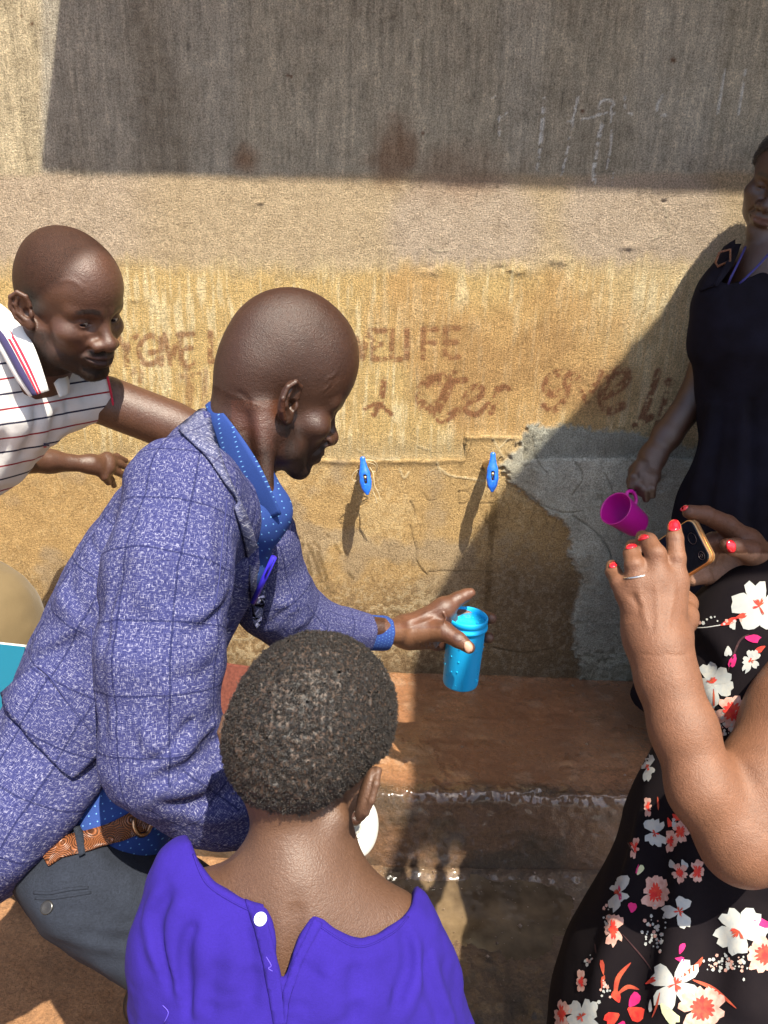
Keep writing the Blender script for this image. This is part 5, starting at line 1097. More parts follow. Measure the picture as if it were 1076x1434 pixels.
def coils(parent, V, Q, n, r, turns, rise, mat, width):
    """Tiny spring-like coils of hair rooted all over a cap."""
    a, b, c = V[Q[:, 0]], V[Q[:, 1]], V[Q[:, 2]]; N = np.cross(b - a, c - a); ar = np.linalg.norm(N, axis=1); N /= ar[:, None] + 1e-12
    cen = V[Q].mean(1); vis = np.einsum('ij,ij->i', N, CAM - cen) > -0.25 * np.linalg.norm(CAM - cen, axis=1)
    p = np.where(vis, ar, ar * 0.25); p /= p.sum(); k = rng.choice(len(Q), n, p=p); root = cen[k] + rng.normal(0, 0.0008, (n, 3)); nn = N[k] + rng.normal(0, 0.28, (n, 3)); nn /= np.linalg.norm(nn, axis=1)[:, None]
    x = np.cross(nn, rng.normal(0, 1, (n, 3))); x /= np.linalg.norm(x, axis=1)[:, None]; y = np.cross(nn, x); m_ = 9; ph = rng.uniform(0, 2 * PI, n); tn = turns * rng.uniform(0.7, 1.3, n); rr = r * rng.uniform(0.6, 1.35, n); hh = rise * rng.uniform(0.6, 1.3, n)
    P = np.zeros((n, m_, 3))
    for i in range(m_):
        t = i / (m_ - 1); a_ = ph + 2 * PI * tn * t; P[:, i] = root + nn * (hh * t - 0.001)[:, None] + (rr * np.cos(a_))[:, None] * x + (rr * np.sin(a_))[:, None] * y
    hc = bpy.data.hair_curves.new('hair_coil'); hc.add_curves([m_] * n); hc.position_data.foreach_set('vector', P.astype(np.float32).ravel())
    ra = hc.attributes.get('radius') or hc.attributes.new('radius', 'FLOAT', 'POINT'); ra.data.foreach_set('value', np.full(n * m_, width, np.float32))
    ta = hc.attributes.new('tint', 'FLOAT', 'CURVE'); ta.data.foreach_set('value', np.clip(rng.normal(0.35, 0.25, n), 0, 1).astype(np.float32))
    o = bpy.data.objects.new('hair_coil', hc); C.objects.link(o); hc.materials.append(mat); o['kind'] = 'stuff'; return put(o, parent)
coils(pb, HBEARD[0], HBEARD[1], 4500, 0.0005, 1.0, 0.0012, M_COIL, 0.00013).name = 'beard_hair'
coils(hr, Vh, Qh, 26000, 0.0008, 1.4, 0.0026, M_COIL, 0.00017)
# shirt
M_VIOLET = woven('violet_cotton', (0.018, 0.0080, 0.152), 0.95, 0.25, 0.0, 1100, 0.26, 0.0010)
st = Sdf()
st.cap(A(418, 1268, 0.735), A(280, 1272, 0.730), 0.044, 0.0435, 0.05).cap(A(418, 1272, 0.735), A(540, 1306, 0.745), 0.043, 0.0405, 0.05)
st.ell(A(415, 1400, 0.735), (0.115, 0.075, 0.105), None, 0.05)
st.cap(A(278, 1286, 0.728), A(246, 1330, 0.722), 0.044, 0.034, 0.04).cap(A(243, 1320, 0.722), A(262, 1410, 0.74), 0.032, 0.038, 0.04)
st.cap(A(540, 1304, 0.745), A(566, 1380, 0.745), 0.040, 0.040, 0.04).cap(A(562, 1370, 0.745), A(612, 1470, 0.75), 0.036, 0.042, 0.04)
st.fcap(A(412, 1420, 0.735), np.array([hpC[0], hpC[1], 0.26]), 0.09, 0.12, (1, 0, 0), 1.35, 0.06)
st.cap(A(290, 1232, 0.72), A(272, 1222, 0.728), 0.034, 0.034, 0.03)
st.cut(lambda P: P[:, 2] - 0.30, 0.004)
neck_poly = smooth_line([(240, 1120), (262, 1168), (276, 1205), (302, 1236), (340, 1258), (371, 1267), (384, 1320), (395, 1374), (410, 1338), (438, 1282), (470, 1300), (508, 1313), (538, 1302), (562, 1284), (574, 1266), (580, 1248), (604, 1200), (600, 1100), (420, 1060)], 2, True)
st.cut(px_region(neck_poly), 0.004)
folds(st, [([(226, 1240), (206, 1290), (228, 1370)], 0.006, 0.006), ([(238, 1250), (222, 1300), (240, 1390)], 0.005, -0.007), ([(256, 1260), (240, 1310), (256, 1400)], 0.007, 0.006), ([(272, 1290), (258, 1340), (266, 1420)], 0.005, -0.008), ([(288, 1310), (284, 1370), (276, 1430)], 0.007, 0.006),
           ([(566, 1300), (572, 1350), (548, 1414)], 0.0055, -0.007), ([(580, 1310), (586, 1360), (564, 1426)], 0.006, 0.006), ([(300, 1340), (340, 1348), (378, 1352)], 0.004, 0.002), ([(440, 1330), (500, 1345), (545, 1330)], 0.006, 0.003), ([(405, 1400), (420, 1394), (440, 1402)], 0.0035, 0.003), ([(404, 1424), (416, 1412), (430, 1430)], 0.0035, 0.003),
           ([(604, 1330), (622, 1390), (640, 1434)], 0.006, 0.004), ([(594, 1340), (604, 1390), (618, 1434)], 0.005, -0.006), ([(318, 1290), (328, 1330), (322, 1400)], 0.012, 0.005), ([(340, 1300), (352, 1350), (350, 1420)], 0.008, -0.004), ([(470, 1330), (460, 1390), (470, 1434)], 0.014, 0.005), ([(500, 1340), (492, 1390), (500, 1434)], 0.008, -0.004),
           ([(290, 1396), (320, 1402), (372, 1396)], 0.004, 0.002), ([(440, 1390), (490, 1400), (530, 1384)], 0.004, 0.002), ([(420, 1350), (450, 1370), (470, 1372)], 0.004, -0.003)])
st.disp(lambda P: 0.0026 * vn(P * 26, 85) + 0.0014 * vn(P * 62, 86) + 0.0005 * np.abs(vn(P * 150, 87)))
sx_ = build('shirt', st, 0.0030, M_VIOLET, pc, slack=2.2)
patch('placket', [(343, 1261), (369, 1269), (383, 1322), (394, 1378), (400, 1434), (384, 1434), (372, 1360), (358, 1300)], st, 0.0005, 0.0016, M_VIOLET, sx_, 5, 4)
patch('placket', [(440, 1286), (452, 1294), (424, 1346), (406, 1400), (402, 1434), (396, 1434), (397, 1388), (412, 1344)], st, 0.0005, 0.0014, M_VIOLET, sx_, 5, 4)
for L in ([(271, 1196), (290, 1238), (335, 1268), (362, 1278)], [(446, 1296), (500, 1326), (548, 1308), (572, 1284)]): tube('seam', surf_line(st, L, 8), 0.0009, M_VIOLET, sx_, 5)
bp, ok = cast(st, [(366, 1288)]); bn = nrm(st.grad(bp, 0.003)[0]); M_BTN = Mat('pearl_button', 0.2, 0.5, (0.55, 0.62, 0.75)).m
bo = lathe('button', [(0, 0.001), (0.0052, 0.001), (0.0058, 0.0025), (0.0054, 0.0040), (0.0042, 0.0036), (0.0036, 0.0028), (0, 0.0028)], bp[0], bn, M_BTN, sx_, 28)
for k in range(4):
    a = PI / 4 + k * PI / 2; x = nrm(np.cross(bn, [0, 0, 1.0])); y = np.cross(bn, x); q = bp[0] + bn * 0.0028 + 0.0014 * (math.cos(a) * x + math.sin(a) * y); lathe('hole', [(0, 0.0), (0.00055, 0.0), (0.00055, 0.0004), (0, 0.0004)], q, bn, M_DARKBTN, bo, 10)
M_THREAD = Mat('violet_thread', 0.8, 0.2, (0.09, 0.06, 0.45)).m
for L in ([(362, 1262), (358, 1250), (364, 1246)], [(370, 1268), (376, 1258), (372, 1252)], [(373, 1340), (380, 1352), (376, 1356), (382, 1360)], [(228, 1408), (236, 1418), (230, 1432)]):
    P, ok = cast(st, smooth_line(L, 4)); P = A(L[0][0], L[0][1], 0.70)[None] if not ok.any() else P[ok]
    if len(P) > 2: tube('thread', P + (CAM - P) * 0.003, 0.0004, M_THREAD, sx_, 5)
# ------------------------------------------------------------------ the girl by the wall
pg = empty('person', (0.72, -0.30, 0.0), 'girl in a dark pinafore dress standing in the shade against the wall', 'person')
G_SKIN = (0.045, 0.021, 0.013)
MG = frame(math.radians(-126), math.radians(16), math.radians(16)); scg = 0.89
HG = Head(A(1100, 250, 1.60), MG, scg, ears=False, cheek=1, jw=0.74, ch=1.0, fw=0.95, nw=1.1, eo=0.0016, lid=0.004, open=0.0008)
body = Sdf(); HG.into(body)
nkG = A(1092, 372, 1.66)
body.cap(HG.w(0, -0.020, -0.040), nkG, 0.043, 0.050, 0.025)
body.cap(nkG, A(1030, 412, 1.70), 0.040, 0.035, 0.04).cap(nkG, A(1170, 410, 1.70), 0.040, 0.045, 0.04).cap(A(1075, 385, 1.655), A(1075, 470, 1.64), 0.075, 0.07, 0.05)
G1 = [(AY(1015, 430, -0.15), 0.038), (AY(1000, 480, -0.13), 0.038), (AY(974, 556, -0.12), 0.036), (AY(934, 610, -0.15), 0.032), (AY(914, 640, -0.17), 0.026)]
body.chain(G1, 0.015)
def Y(px, py, y, r): p = AY(px, py, y); return (p, r)
hand(body, G1[-1], [Y(892, 660, -.195, .016), Y(900, 664, -.205, .015), Y(908, 668, -.21, .014), Y(916, 668, -.21, .013)],
     [[Y(890, 660, -.195, .0135), Y(884, 674, -.205, .011), Y(885, 688, -.215, .0085)], [Y(900, 666, -.215, .012), Y(896, 680, -.235, .010), Y(897, 690, -.235, .0085)],
      [Y(908, 670, -.22, .012), Y(903, 686, -.24, .010), Y(905, 699, -.235, .008)], [Y(916, 670, -.22, .011), Y(913, 684, -.24, .009), Y(914, 694, -.235, .0075)]],
     [Y(898, 652, -.20, .014), Y(888, 668, -.225, .011), Y(884, 682, -.23, .009)])
hpG = AY(1085, 800, -0.33); body.cap(nkG, hpG, 0.03, 0.03, 0.02)
for sx in (-1, 1): body.chain([(hpG, 0.03), (np.array([hpG[0] + 0.08 * sx, -0.34, 0.45]), 0.03), (np.array([hpG[0] + 0.08 * sx, -0.32, 0.26]), 0.03)], 0.02)
build('body', body, 0.0028, M_SKIN_DARK, pg, lambda P: HG.paint(P, G_SKIN, (0.075, 0.032, 0.028), None, 0, 0.0, True), project=True)
eyes(HG, pg, look=(0, 0.85, -0.5))
hg = hair_cap('hair', HG, 0.004, 0.003, M_HAIRCAP, pg, 0.0022, -0.05); Vg, Qg = polygonise(hg, 0.003); hgo = mesh('hair', Vg, Qg, M_HAIRCAP, pg); coils(hgo, Vg, Qg, 5000, 0.0012, 1.4, 0.004, M_COIL, 0.0003)
m = Mat('black_navy_pinafore', 0.95, 0.08); v = m.coord(); l = m.noise(v, 14, 4); w = m.noise(v, 600, 2)
m.color(m.mix(1.0, m.ramp(l, [(0.35, (0.0055, 0.0042, 0.006)), (0.7, (0.009, 0.008, 0.014))]), m.grey(w, 0.7, 1.3), 'MULTIPLY')); m.bump(w, 0.3, 0.0008); M_PIN = m.m
dg = Sdf(); xx = (1, 0, 0)
dg.cap(AY(1004, 424, -0.20), AY(1030, 352, -0.17), 0.036, 0.022, 0.03)
dg.fcap(AY(1082, 424, -0.17), AY(1088, 480, -0.19), 0.095, 0.100, xx, 1.72, 0.05).fcap(AY(1088, 480, -0.19), AY(1095, 560, -0.18), 0.100, 0.092, xx, 1.80, 0.05)
dg.fcap(AY(1095, 560, -0.18), AY(1098, 720, -0.26), 0.095, 0.125, xx, 1.75, 0.06).fcap(AY(1098, 720, -0.26), np.array([AY(1098, 720, -.26)[0] - 0.02, -0.30, 0.30]), 0.125, 0.155, xx, 1.75, 0.06)
dg.cut(px_region([(1026, 300), (1030, 345), (1018, 372), (1008, 396), (1026, 398), (1046, 391), (1076, 376), (1110, 352), (1140, 300)]), 0.004)
dg.cut(lambda P: P[:, 2] - 0.30, 0.004)
folds(dg, [([(1000, 560), (985, 640), (960, 740)], 0.014, 0.008), ([(1010, 570), (1000, 650), (985, 760)], 0.010, -0.008), ([(1040, 565), (1036, 660), (1030, 780)], 0.014, 0.008), ([(1052, 565), (1052, 660), (1050, 780)], 0.010, -0.009), ([(970, 556), (1010, 561), (1076, 560)], 0.004, -0.002), ([(1000, 470), (1030, 490), (1076, 480)], 0.02, 0.004)])
dg.disp(lambda P: 0.002 * vn(P * 18, 95)); dgo = build('pinafore_dress', dg, 0.0055, M_PIN, pg, slack=1.4)
sheet('strap', [A(1014, 346, 1.69), A(998, 372, 1.64), A(980, 408, 1.62)], [A(1030, 336, 1.70), A(1020, 366, 1.62), A(1000, 400, 1.60)], 0.004, M_PIN, dgo, 4)
sheet('strap', [A(1030, 342, 1.645), A(1018, 366, 1.60), A(1000, 398, 1.585)], [A(1038, 342, 1.65), A(1026, 372, 1.60), A(1004, 402, 1.585)], 0.003, M_PIN, dgo, 3)
M_CORD = Mat('blue_cord', 0.6, 0.3, (0.020, 0.018, 0.12)).m
for L in ([(1044, 346, 1.60), (1034, 368, 1.55), (1024, 388, 1.54), (1020, 398, 1.55)], [(1080, 352, 1.56), (1062, 372, 1.535), (1044, 390, 1.535), (1036, 397, 1.54)]): tube('neck_cord', [A(*q) for q in L], 0.0024, M_CORD, pg, 6)
bc = A(1014, 362, 1.60); tube('buckle', [bc + np.array([a, 0, b]) for a, b in ((-.012, .012), (.010, .018), (.014, -.004), (-.010, -.016), (-.016, -.008), (-.012, .012))], 0.0024, M_BELT, dgo, 6)
mp = AY(862, 712, -0.28); cax = nrm(np.array([-0.66, -0.36, 0.50])); ch_ = 0.088
m = Mat('magenta_plastic', 0.38, 0.5, (0.42, 0.006, 0.24)); M_PINK = m.m
cup = empty('plastic_cup', mp - cax * ch_, 'magenta plastic cup hanging tilted from the hand of the girl', 'cup'); co = mp - cax * ch_; R0, R1 = 0.0315, 0.0385
lathe('cup_wall', [(0, 0.002), (R0 - 0.004, 0.0), (R0, 0.003), (R1, ch_ - 0.002), (R1 + 0.0008, ch_), (R1 - 0.0015, ch_ + 0.0003), (R1 - 0.0024, ch_ - 0.003), (R0 - 0.002, 0.006), (0, 0.005)], co, cax, M_PINK, cup, 56)
hn = nrm(AY(915, 706, -0.20) - (co + cax * ch_ * 0.6)); hn = nrm(hn - cax * (hn @ cax))
tube('handle', smooth_line([co + cax * ch_ * 0.74 + hn * 0.034, co + cax * ch_ * 0.76 + hn * 0.050, co + cax * ch_ * 0.58 + hn * 0.058, co + cax * ch_ * 0.36 + hn * 0.050, co + cax * ch_ * 0.30 + hn * 0.032], 6), 0.0042, M_PINK, cup, 10)
# ------------------------------------------------------------------ the woman with the phone
pw = empty('person', (0.58, -1.02, 0.0), 'woman in a black floral dress holding up a phone with red-nailed hands', 'person')
D_SKIN = (0.138, 0.060, 0.031)
M_SKIN_WARM = skin_mat('warm_brown_skin', 0.50, 0.38, 620, 0.0014, (0.78, 1.22))
body = Sdf()
shD, elD = J(1185, 850, 0.96, 66), J(1040, 1188, 0.83, 58)
body.chain([shD, J(1120, 1010, 0.89, 70), J(1072, 1105, 0.855, 68), J(1046, 1172, 0.835, 62)], 0.02)
body.chain([J(1036, 1180, 0.83, 52), J(984, 1106, 0.835, 44), J(957, 1020, 0.855, 42), J(934, 950, 0.875, 39), J(926, 912, 0.885, 41)], 0.02)
wD = J(922, 900, 0.89, 33)
pk, rg, md, ix = J(880, 832, 0.905, 14), J(895, 818, 0.900, 15), J(920, 812, 0.897, 16), J(946, 814, 0.90, 15)
hand(body, wD, [pk, rg, md, ix],
     [[pk, J(868, 816, 0.912, 12.5), J(859, 801, 0.93, 10.5), J(857, 792, 0.945, 8)],
      [rg, J(889, 792, 0.900, 13.5), J(885, 775, 0.915, 11.5), J(885, 764, 0.94, 8.5)],
      [md, J(919, 776, 0.897, 14), J(908, 758, 0.915, 12), J(900, 752, 0.945, 9.5)],
      [ix, J(947, 782, 0.903, 13.2), J(945.5, 754, 0.912, 11.3), J(944.5, 738, 0.922, 9.4)]], None, 0.014, 0.006)
body.cap(J(905, 880, 0.90, 1)[0], J(925, 845, 0.905, 1)[0], 0.026, 0.024, 0.02).cap(J(950, 888, 0.90, 1)[0], J(960, 860, 0.93, 1)[0], 0.016, 0.014, 0.015)
thD = [J(958, 870, 0.93, 17), J(962, 845, 0.965, 13), J(950, 825, 0.99, 11)]; tt = Sdf(); tt.chain(thD, 0.01); body.grp(tt, 0.012)
# the other hand behind the phone
w3 = J(1100, 822, 1.06, 34); body.chain([J(1180, 1010, 1.08, 50), w3], 0.02).chain([J(1240, 860, 1.06, 50), J(1180, 1010, 1.08, 50)], 0.02)
k3 = [J(1046, 760, 1.03, 17), J(1030, 772, 1.05, 17), J(1016, 786, 1.06, 17), J(1006, 802, 1.06, 16)]
hand(body, w3, k3, [[k3[0], J(1018, 735, 1.012, 14), J(988, 721, 0.995, 12.5), J(966, 717, 0.985, 10)], [k3[1], J(1000, 758, 1.03, 13), J(975, 765, 1.03, 11)], [k3[2], J(990, 780, 1.03, 13), J(968, 792, 1.03, 10)], [k3[3], J(985, 806, 1.03, 12), J(970, 812, 1.03, 9)]],
     [J(1070, 790, 1.035, 19), J(1050, 772, 0.995, 15), J(1030, 766, 0.982, 12.5), J(1018, 763, 0.978, 9.5)], 0.016, 0.008)
body.cap(J(1060, 800, 1.04, 1)[0], J(1012, 806, 1.045, 1)[0], 0.028, 0.020, 0.02)
chD = A(1100, 925, 1.02); HD = Head(A(1225, 560, 1.04), frame(math.radians(150), math.radians(25)), 0.97)
HD.into(body); body.cap(HD.w(0, -0.025, -0.04), chD + np.array([0.06, 0.0, 0.12]), 0.05, 0.055, 0.03)
body.cap(chD + np.array([0.06, 0, 0.12]), shD[0], 0.045, 0.045, 0.03).cap(chD + np.array([0.06, 0, 0.12]), A(1240, 860, 1.06), 0.045, 0.045, 0.03)
ftD = A(1060, 1200, 1.0)
cr = []
for (a, b, n, w) in (((947, 786), 12, 3, 1.0), ((919, 782), 12, 3, 1.0), ((889, 797), 11, 3, 1.0), ((945.5, 756), 9, 2, 0.9), ((908, 762), 9, 2, 0.9)):
    for k in range(n): cr.append(([(a[0] - b * 0.55, a[1] - 3 + 3.2 * k + 0.8), (a[0], a[1] - 3 + 3.2 * k), (a[0] + b * 0.55, a[1] - 3 + 3.2 * k + 0.8)], 0.0010, -0.0007)) if False else None
for x, y in ((947, 784), (919, 780), (889, 796)):
    for k in range(3): cr.append(([(x - 7, y - 3 + 3.4 * k + 1), (x, y - 3 + 3.4 * k), (x + 7, y - 3 + 3.4 * k + 1)], 0.0012, -0.0006))
for x, y in ((945, 756), (908, 762)):
    for k in range(2): cr.append(([(x - 6, y + 3 * k + 1), (x, y + 3 * k), (x + 6, y + 3 * k + 1)], 0.0012, -0.0005))
for k in range(4): cr.append(([(872, 858 + 3 * k), (884, 860 + 3 * k), (898, 856 + 3 * k)], 0.0014, -0.0006))
cr += [([(893, 822), (900, 850), (908, 880)], 0.004, 0.0012), ([(920, 818), (922, 850), (922, 885)], 0.004, 0.0012), ([(945, 820), (940, 850), (932, 885)], 0.004, 0.0012), ([(884, 832), (892, 845), (898, 852)], 0.004, -0.0015),
       ([(930, 915), (950, 918), (964, 916)], 0.0016, -0.0009), ([(900, 916), (920, 919), (940, 918)], 0.0014, -0.0005), ([(1000, 745), (1012, 752), (1018, 760)], 0.0014, -0.001), ([(985, 733), (992, 728), (994, 722)], 0.0014, -0.001),
       ([(1010, 775), (1000, 800), (1004, 818)], 0.0016, -0.0012), ([(1018, 778), (1010, 800), (1018, 822)], 0.0014, -0.001), ([(996, 786), (998, 800), (1006, 812)], 0.0014, -0.001), ([(1040, 766), (1046, 764), (1050, 768)], 0.0012, -0.0007)]
folds(body, cr)
def colD(P):
    c = HD.paint(P, D_SKIN, (0.14, 0.05, 0.05), None, 0, 0); x, y, d = proj(P); n = vn(P * 55, 9)
    c = c * (1 + 0.06 * n)[:, None]
    for a, b, r in ((947, 784, 9), (919, 780, 9), (889, 796, 8), (945, 756, 7)):
        t = (1 - sstep(r * 0.4, r, np.hypot(x - a, (y - b) * 1.2))) * (d < 0.95); c = c + (np.array([0.13, 0.055, 0.032]) - c) * (t * 0.5)[:, None]
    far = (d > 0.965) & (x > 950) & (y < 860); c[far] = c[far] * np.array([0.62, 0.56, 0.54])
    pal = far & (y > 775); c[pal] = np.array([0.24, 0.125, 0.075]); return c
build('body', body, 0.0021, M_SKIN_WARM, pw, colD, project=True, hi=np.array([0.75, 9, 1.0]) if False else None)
m = Mat('red_nail_varnish', 0.12, 0.6, (0.62, 0.012, 0.022)); m.b.inputs['Coat Weight'].default_value = 0.6; M_VARN = m.m
for q in (smooth_line([(936.5, 742), (938, 732), (944, 728.5), (950, 731), (952, 741), (944, 744)], 4, True), smooth_line([(893, 757), (896, 751), (903, 749), (909, 752), (905, 755), (898, 757)], 4, True), smooth_line([(877, 769), (880, 763), (887, 761), (892, 765), (886, 768)], 4, True), smooth_line([(854, 795), (855, 789), (860, 787), (864, 791), (861, 795)], 4, True),
          smooth_line([(1018, 759), (1024, 757), (1030, 763), (1029, 772), (1023, 773), (1018, 768)], 4, True), smooth_line([(954, 714), (958, 709), (964, 709), (962, 713), (957, 716)], 4, True)):
    patch('nail', q, body, 0.0001, 0.0011, M_VARN, pw, 2.5, 1.5)
m = Mat('silver_metal', 0.25, 0.5, (0.72, 0.70, 0.66)); m.b.inputs['Metallic'].default_value = 1.0; M_SILVER = m.m
rc = J(890.5, 806, 0.9, 13); rd = nrm(J(889, 792, 0.900, 1)[0] - rg[0]); rx = nrm(np.cross(rd, _f)); ry = np.cross(rd, rx); ct = rg[0] + (J(889, 792, 0.9, 1)[0] - rg[0]) * 0.48
tube('ring', [ct + 0.0152 * (math.cos(a) * rx + math.sin(a) * ry) for a in np.linspace(0, 2 * PI, 44)], 0.0015, M_SILVER, pw, 8)
# phone
TR, BR, TL = A(968, 724, 0.975), A(984, 790, 0.962), A(885, 782, 1.06)
ux = nrm(TR - TL); uy = nrm(TR - BR); uz = nrm(np.cross(ux, uy)); uy = np.cross(uz, ux); W_, H_ = np.linalg.norm(TR - TL), np.linalg.norm(TR - BR)
if uz @ (CAM - TR) < 0: uz = -uz
pcn = TL + ux * W_ / 2 - uy * H_ / 2
ph = empty('mobile_phone', pcn, 'dark mobile phone in a gold case held in both hands of the woman', 'phone'); Mp = np.stack([ux, uy, uz], 1)
def rrect(hw, hh, r, n=6):
    out = []
    for cx, cy, a0 in ((hw - r, hh - r, 0), (-hw + r, hh - r, PI / 2), (-hw + r, -hh + r, PI), (hw - r, -hh + r, 1.5 * PI)):
        for i in range(n + 1): a = a0 + PI / 2 * i / n; out.append((cx + r * math.cos(a), cy + r * math.sin(a)))
    return out
def slab(name, hw, hh, r, prof, mat, parent):
    V = []; Fc = []; rings = [rrect(hw - i, hh - i, max(r - i, 0.001)) for i, _ in prof]; n = len(rings[0])
    for R_, (_, z) in zip(rings, prof): V += [pcn + Mp @ np.array([x, y, z]) for x, y in R_]
    for k in range(len(prof) - 1):
        for i in range(n): Fc.append((k * n + i, k * n + (i + 1) % n, (k + 1) * n + (i + 1) % n, (k + 1) * n + i))
    Fc.append(tuple(range(n))[::-1]); Fc.append(tuple((len(prof) - 1) * n + i for i in range(n))); return mesh(name, V, Fc, mat, parent, False)
m = Mat('gold_case_metal', 0.3, 0.5, (0.62, 0.33, 0.13)); m.b.inputs['Metallic'].default_value = 0.85; M_GOLD = m.m
slab('case', W_ / 2, H_ / 2, 0.010, [(0.002, -0.011), (0.0, -0.009), (0.0, -0.0065), (0.0012, -0.006), (0.0012, -0.0045), (0.0, -0.004), (0.0, -0.001), (0.0015, 0.0)], M_GOLD, ph)
m = Mat('phone_glass', 0.08, 0.5, (0.006, 0.006, 0.008)); M_GLASS = m.m
slab('screen', W_ / 2 - 0.0012, H_ / 2 - 0.0012, 0.010, [(0.0, -0.001), (0.0, 0.0006), (0.0008, 0.0012)], M_GLASS, ph)
M_UI = Mat('screen_icon', 0.3, 0.4, (0.03, 0.016, 0.016)).m
for (a, b, r) in ((W_ / 2 - 0.012, 0.006, 0.0075), (W_ / 2 - 0.011, -0.019, 0.0055), (W_ / 2 - 0.011, -0.019, 0.002)):
    tube('icon', [pcn + Mp @ np.array([a + r * 0.75 * math.cos(t), b + r * math.sin(t), 0.0013]) for t in np.linspace(0, 2 * PI, 30)], 0.0003, M_UI, ph, 5)
# dress
m = Mat('black_floral_viscose', 0.72, 0.3, sheen=0.06); v = m.coord(); w = m.noise(v, 900, 2); l = m.noise(v, 22, 3)
m.color(m.mix(1.0, m.ramp(l, [(0.3, (0.0045, 0.003, 0.0045)), (0.7, (0.0075, 0.005, 0.006))]), m.grey(w, 0.7, 1.3), 'MULTIPLY')); m.bump(w, 0.3, 0.0006); m.b.inputs['Sheen Weight'].default_value = 0.0; m.b.inputs['Roughness'].default_value = 0.9; m.b.inputs['Specular IOR Level'].default_value = 0.12; M_DRESS = m.m
dd = Sdf()
dd.ell(A(1092, 932, 1.02), (0.125, 0.12, 0.125), None, 0.05).cap(A(1100, 900, 1.03), chD + np.array([0.10, 0, 0.10]), 0.11, 0.10, 0.06)
dd.fcap(A(1070, 1060, 1.02), A(1052, 1180, 1.02), 0.118, 0.145, (0, 1, 0), 0.95, 0.07)
dd.fcap(A(1052, 1180, 1.02), A(1028, 1434, 1.03), 0.148, 0.222, (0, 1, 0), 0.95, 0.07).fcap(A(1028, 1434, 1.03), A(1010, 1640, 1.04), 0.222, 0.255, (0, 1, 0), 0.95, 0.07)
dd.cut(lambda P: P[:, 2] - 0.16, 0.004)
folds(dd, [([(905, 1120), (880, 1240), (830, 1400)], 0.016, 0.008), ([(930, 1150), (915, 1270), (880, 1420)], 0.020, -0.010), ([(960, 1200), (950, 1300), (930, 1434)], 0.022, 0.010), ([(1000, 1280), (1000, 1360), (990, 1434)], 0.018, -0.008), ([(1040, 1290), (1050, 1360), (1050, 1434)], 0.022, 0.008),
           ([(968, 900), (985, 915), (1000, 945)], 0.012, -0.005), ([(975, 880), (1000, 890), (1030, 930)], 0.014, 0.004), ([(990, 960), (1010, 990), (1030, 1000)], 0.012, 0.004)])
dd.disp(lambda P: 0.002 * vn(P * 22, 105)); ddo = build('floral_dress', dd, 0.0042, M_DRESS, pw, slack=2.0)
tube('seam', surf_line(dd, [(972, 879), (986, 879), (1000, 877), (1012, 875)], 4), 0.0007, M_WHITE, ddo, 5)
# printed flowers: thin petals lying on the cloth
def prints(name, S, items, mats, parent):
    VS = []; FS = []; MI = []; OFF = []; n0 = 0
    for poly, mi, off in items:
        p = np.asarray(poly, float); B = []
        for i in range(len(p)):
            a, b = p[i], p[(i + 1) % len(p)]; n = max(1, int(np.linalg.norm(b - a) / 5))
            for t in range(n): B.append(a + (b - a) * t / n)
        B = np.array(B); lo, hi = B.min(0), B.max(0); gx, gy = np.meshgrid(np.arange(lo[0], hi[0], 6), np.arange(lo[1], hi[1], 6)); gx = gx.ravel(); gy = gy.ravel(); ins = poly_sd(gx, gy, B) < -2.5
        pts = np.concatenate([B, np.stack([gx[ins], gy[ins]], -1)]) if ins.any() else B
        vs, _, fs, _, _, _ = delaunay_2d_cdt([Vector(q) for q in pts], [], [list(range(len(B)))], 1, 1e-4)
        VS.append(np.array([v[:] for v in vs])); OFF += [off] * len(vs); FS += [tuple(i + n0 for i in f) for f in fs]; MI += [mi] * len(fs); n0 += len(vs)
    VS = np.concatenate(VS); P, ok = cast(S, VS); g = S.grad(P, 0.002); g /= np.linalg.norm(g, axis=1)[:, None] + 1e-9; Pt = P + g * np.array(OFF)[:, None]
    Fo = []; Mo = []
    for f, mi in zip(FS, MI):
        if all(ok[i] for i in f) and max(np.linalg.norm(P[f[0]] - P[f[1]]), np.linalg.norm(P[f[1]] - P[f[2]])) < 0.05:
            if np.cross(Pt[f[1]] - Pt[f[0]], Pt[f[2]] - Pt[f[0]]) @ g[f[0]] < 0: f = f[::-1]
            Fo.append(f); Mo.append(mi)
    o = mesh(name, Pt, Fo, mats[0], parent)
    for mt in mats[1:]: o.data.materials.append(mt)
    o.data.polygons.foreach_set('material_index', np.array(Mo, np.int32)); o['kind'] = 'stuff'; return o
def printed(name, c, c2): 
    m = Mat(name, 0.75, 0.25); m.color(m.ramp(m.noise(m.coord(), 130, 3), [(0.38, c), (0.66, c2)])); return m.m
PM = [printed('print_white', (0.32, 0.335, 0.325), (0.40, 0.39, 0.345)), printed('print_salmon', (0.42, 0.22, 0.17), (0.52, 0.33, 0.27)), printed('print_red', (0.48, 0.022, 0.02), (0.55, 0.06, 0.03)), printed('print_magenta', (0.42, 0.012, 0.10), (0.50, 0.02, 0.14)), printed('print_rust', (0.28, 0.035, 0.02), (0.36, 0.07, 0.03)), printed('print_green', (0.40, 0.44, 0.25), (0.5, 0.5, 0.3)), printed('print_dim', (0.030, 0.012, 0.014), (0.05, 0.02, 0.02))]
IT = []
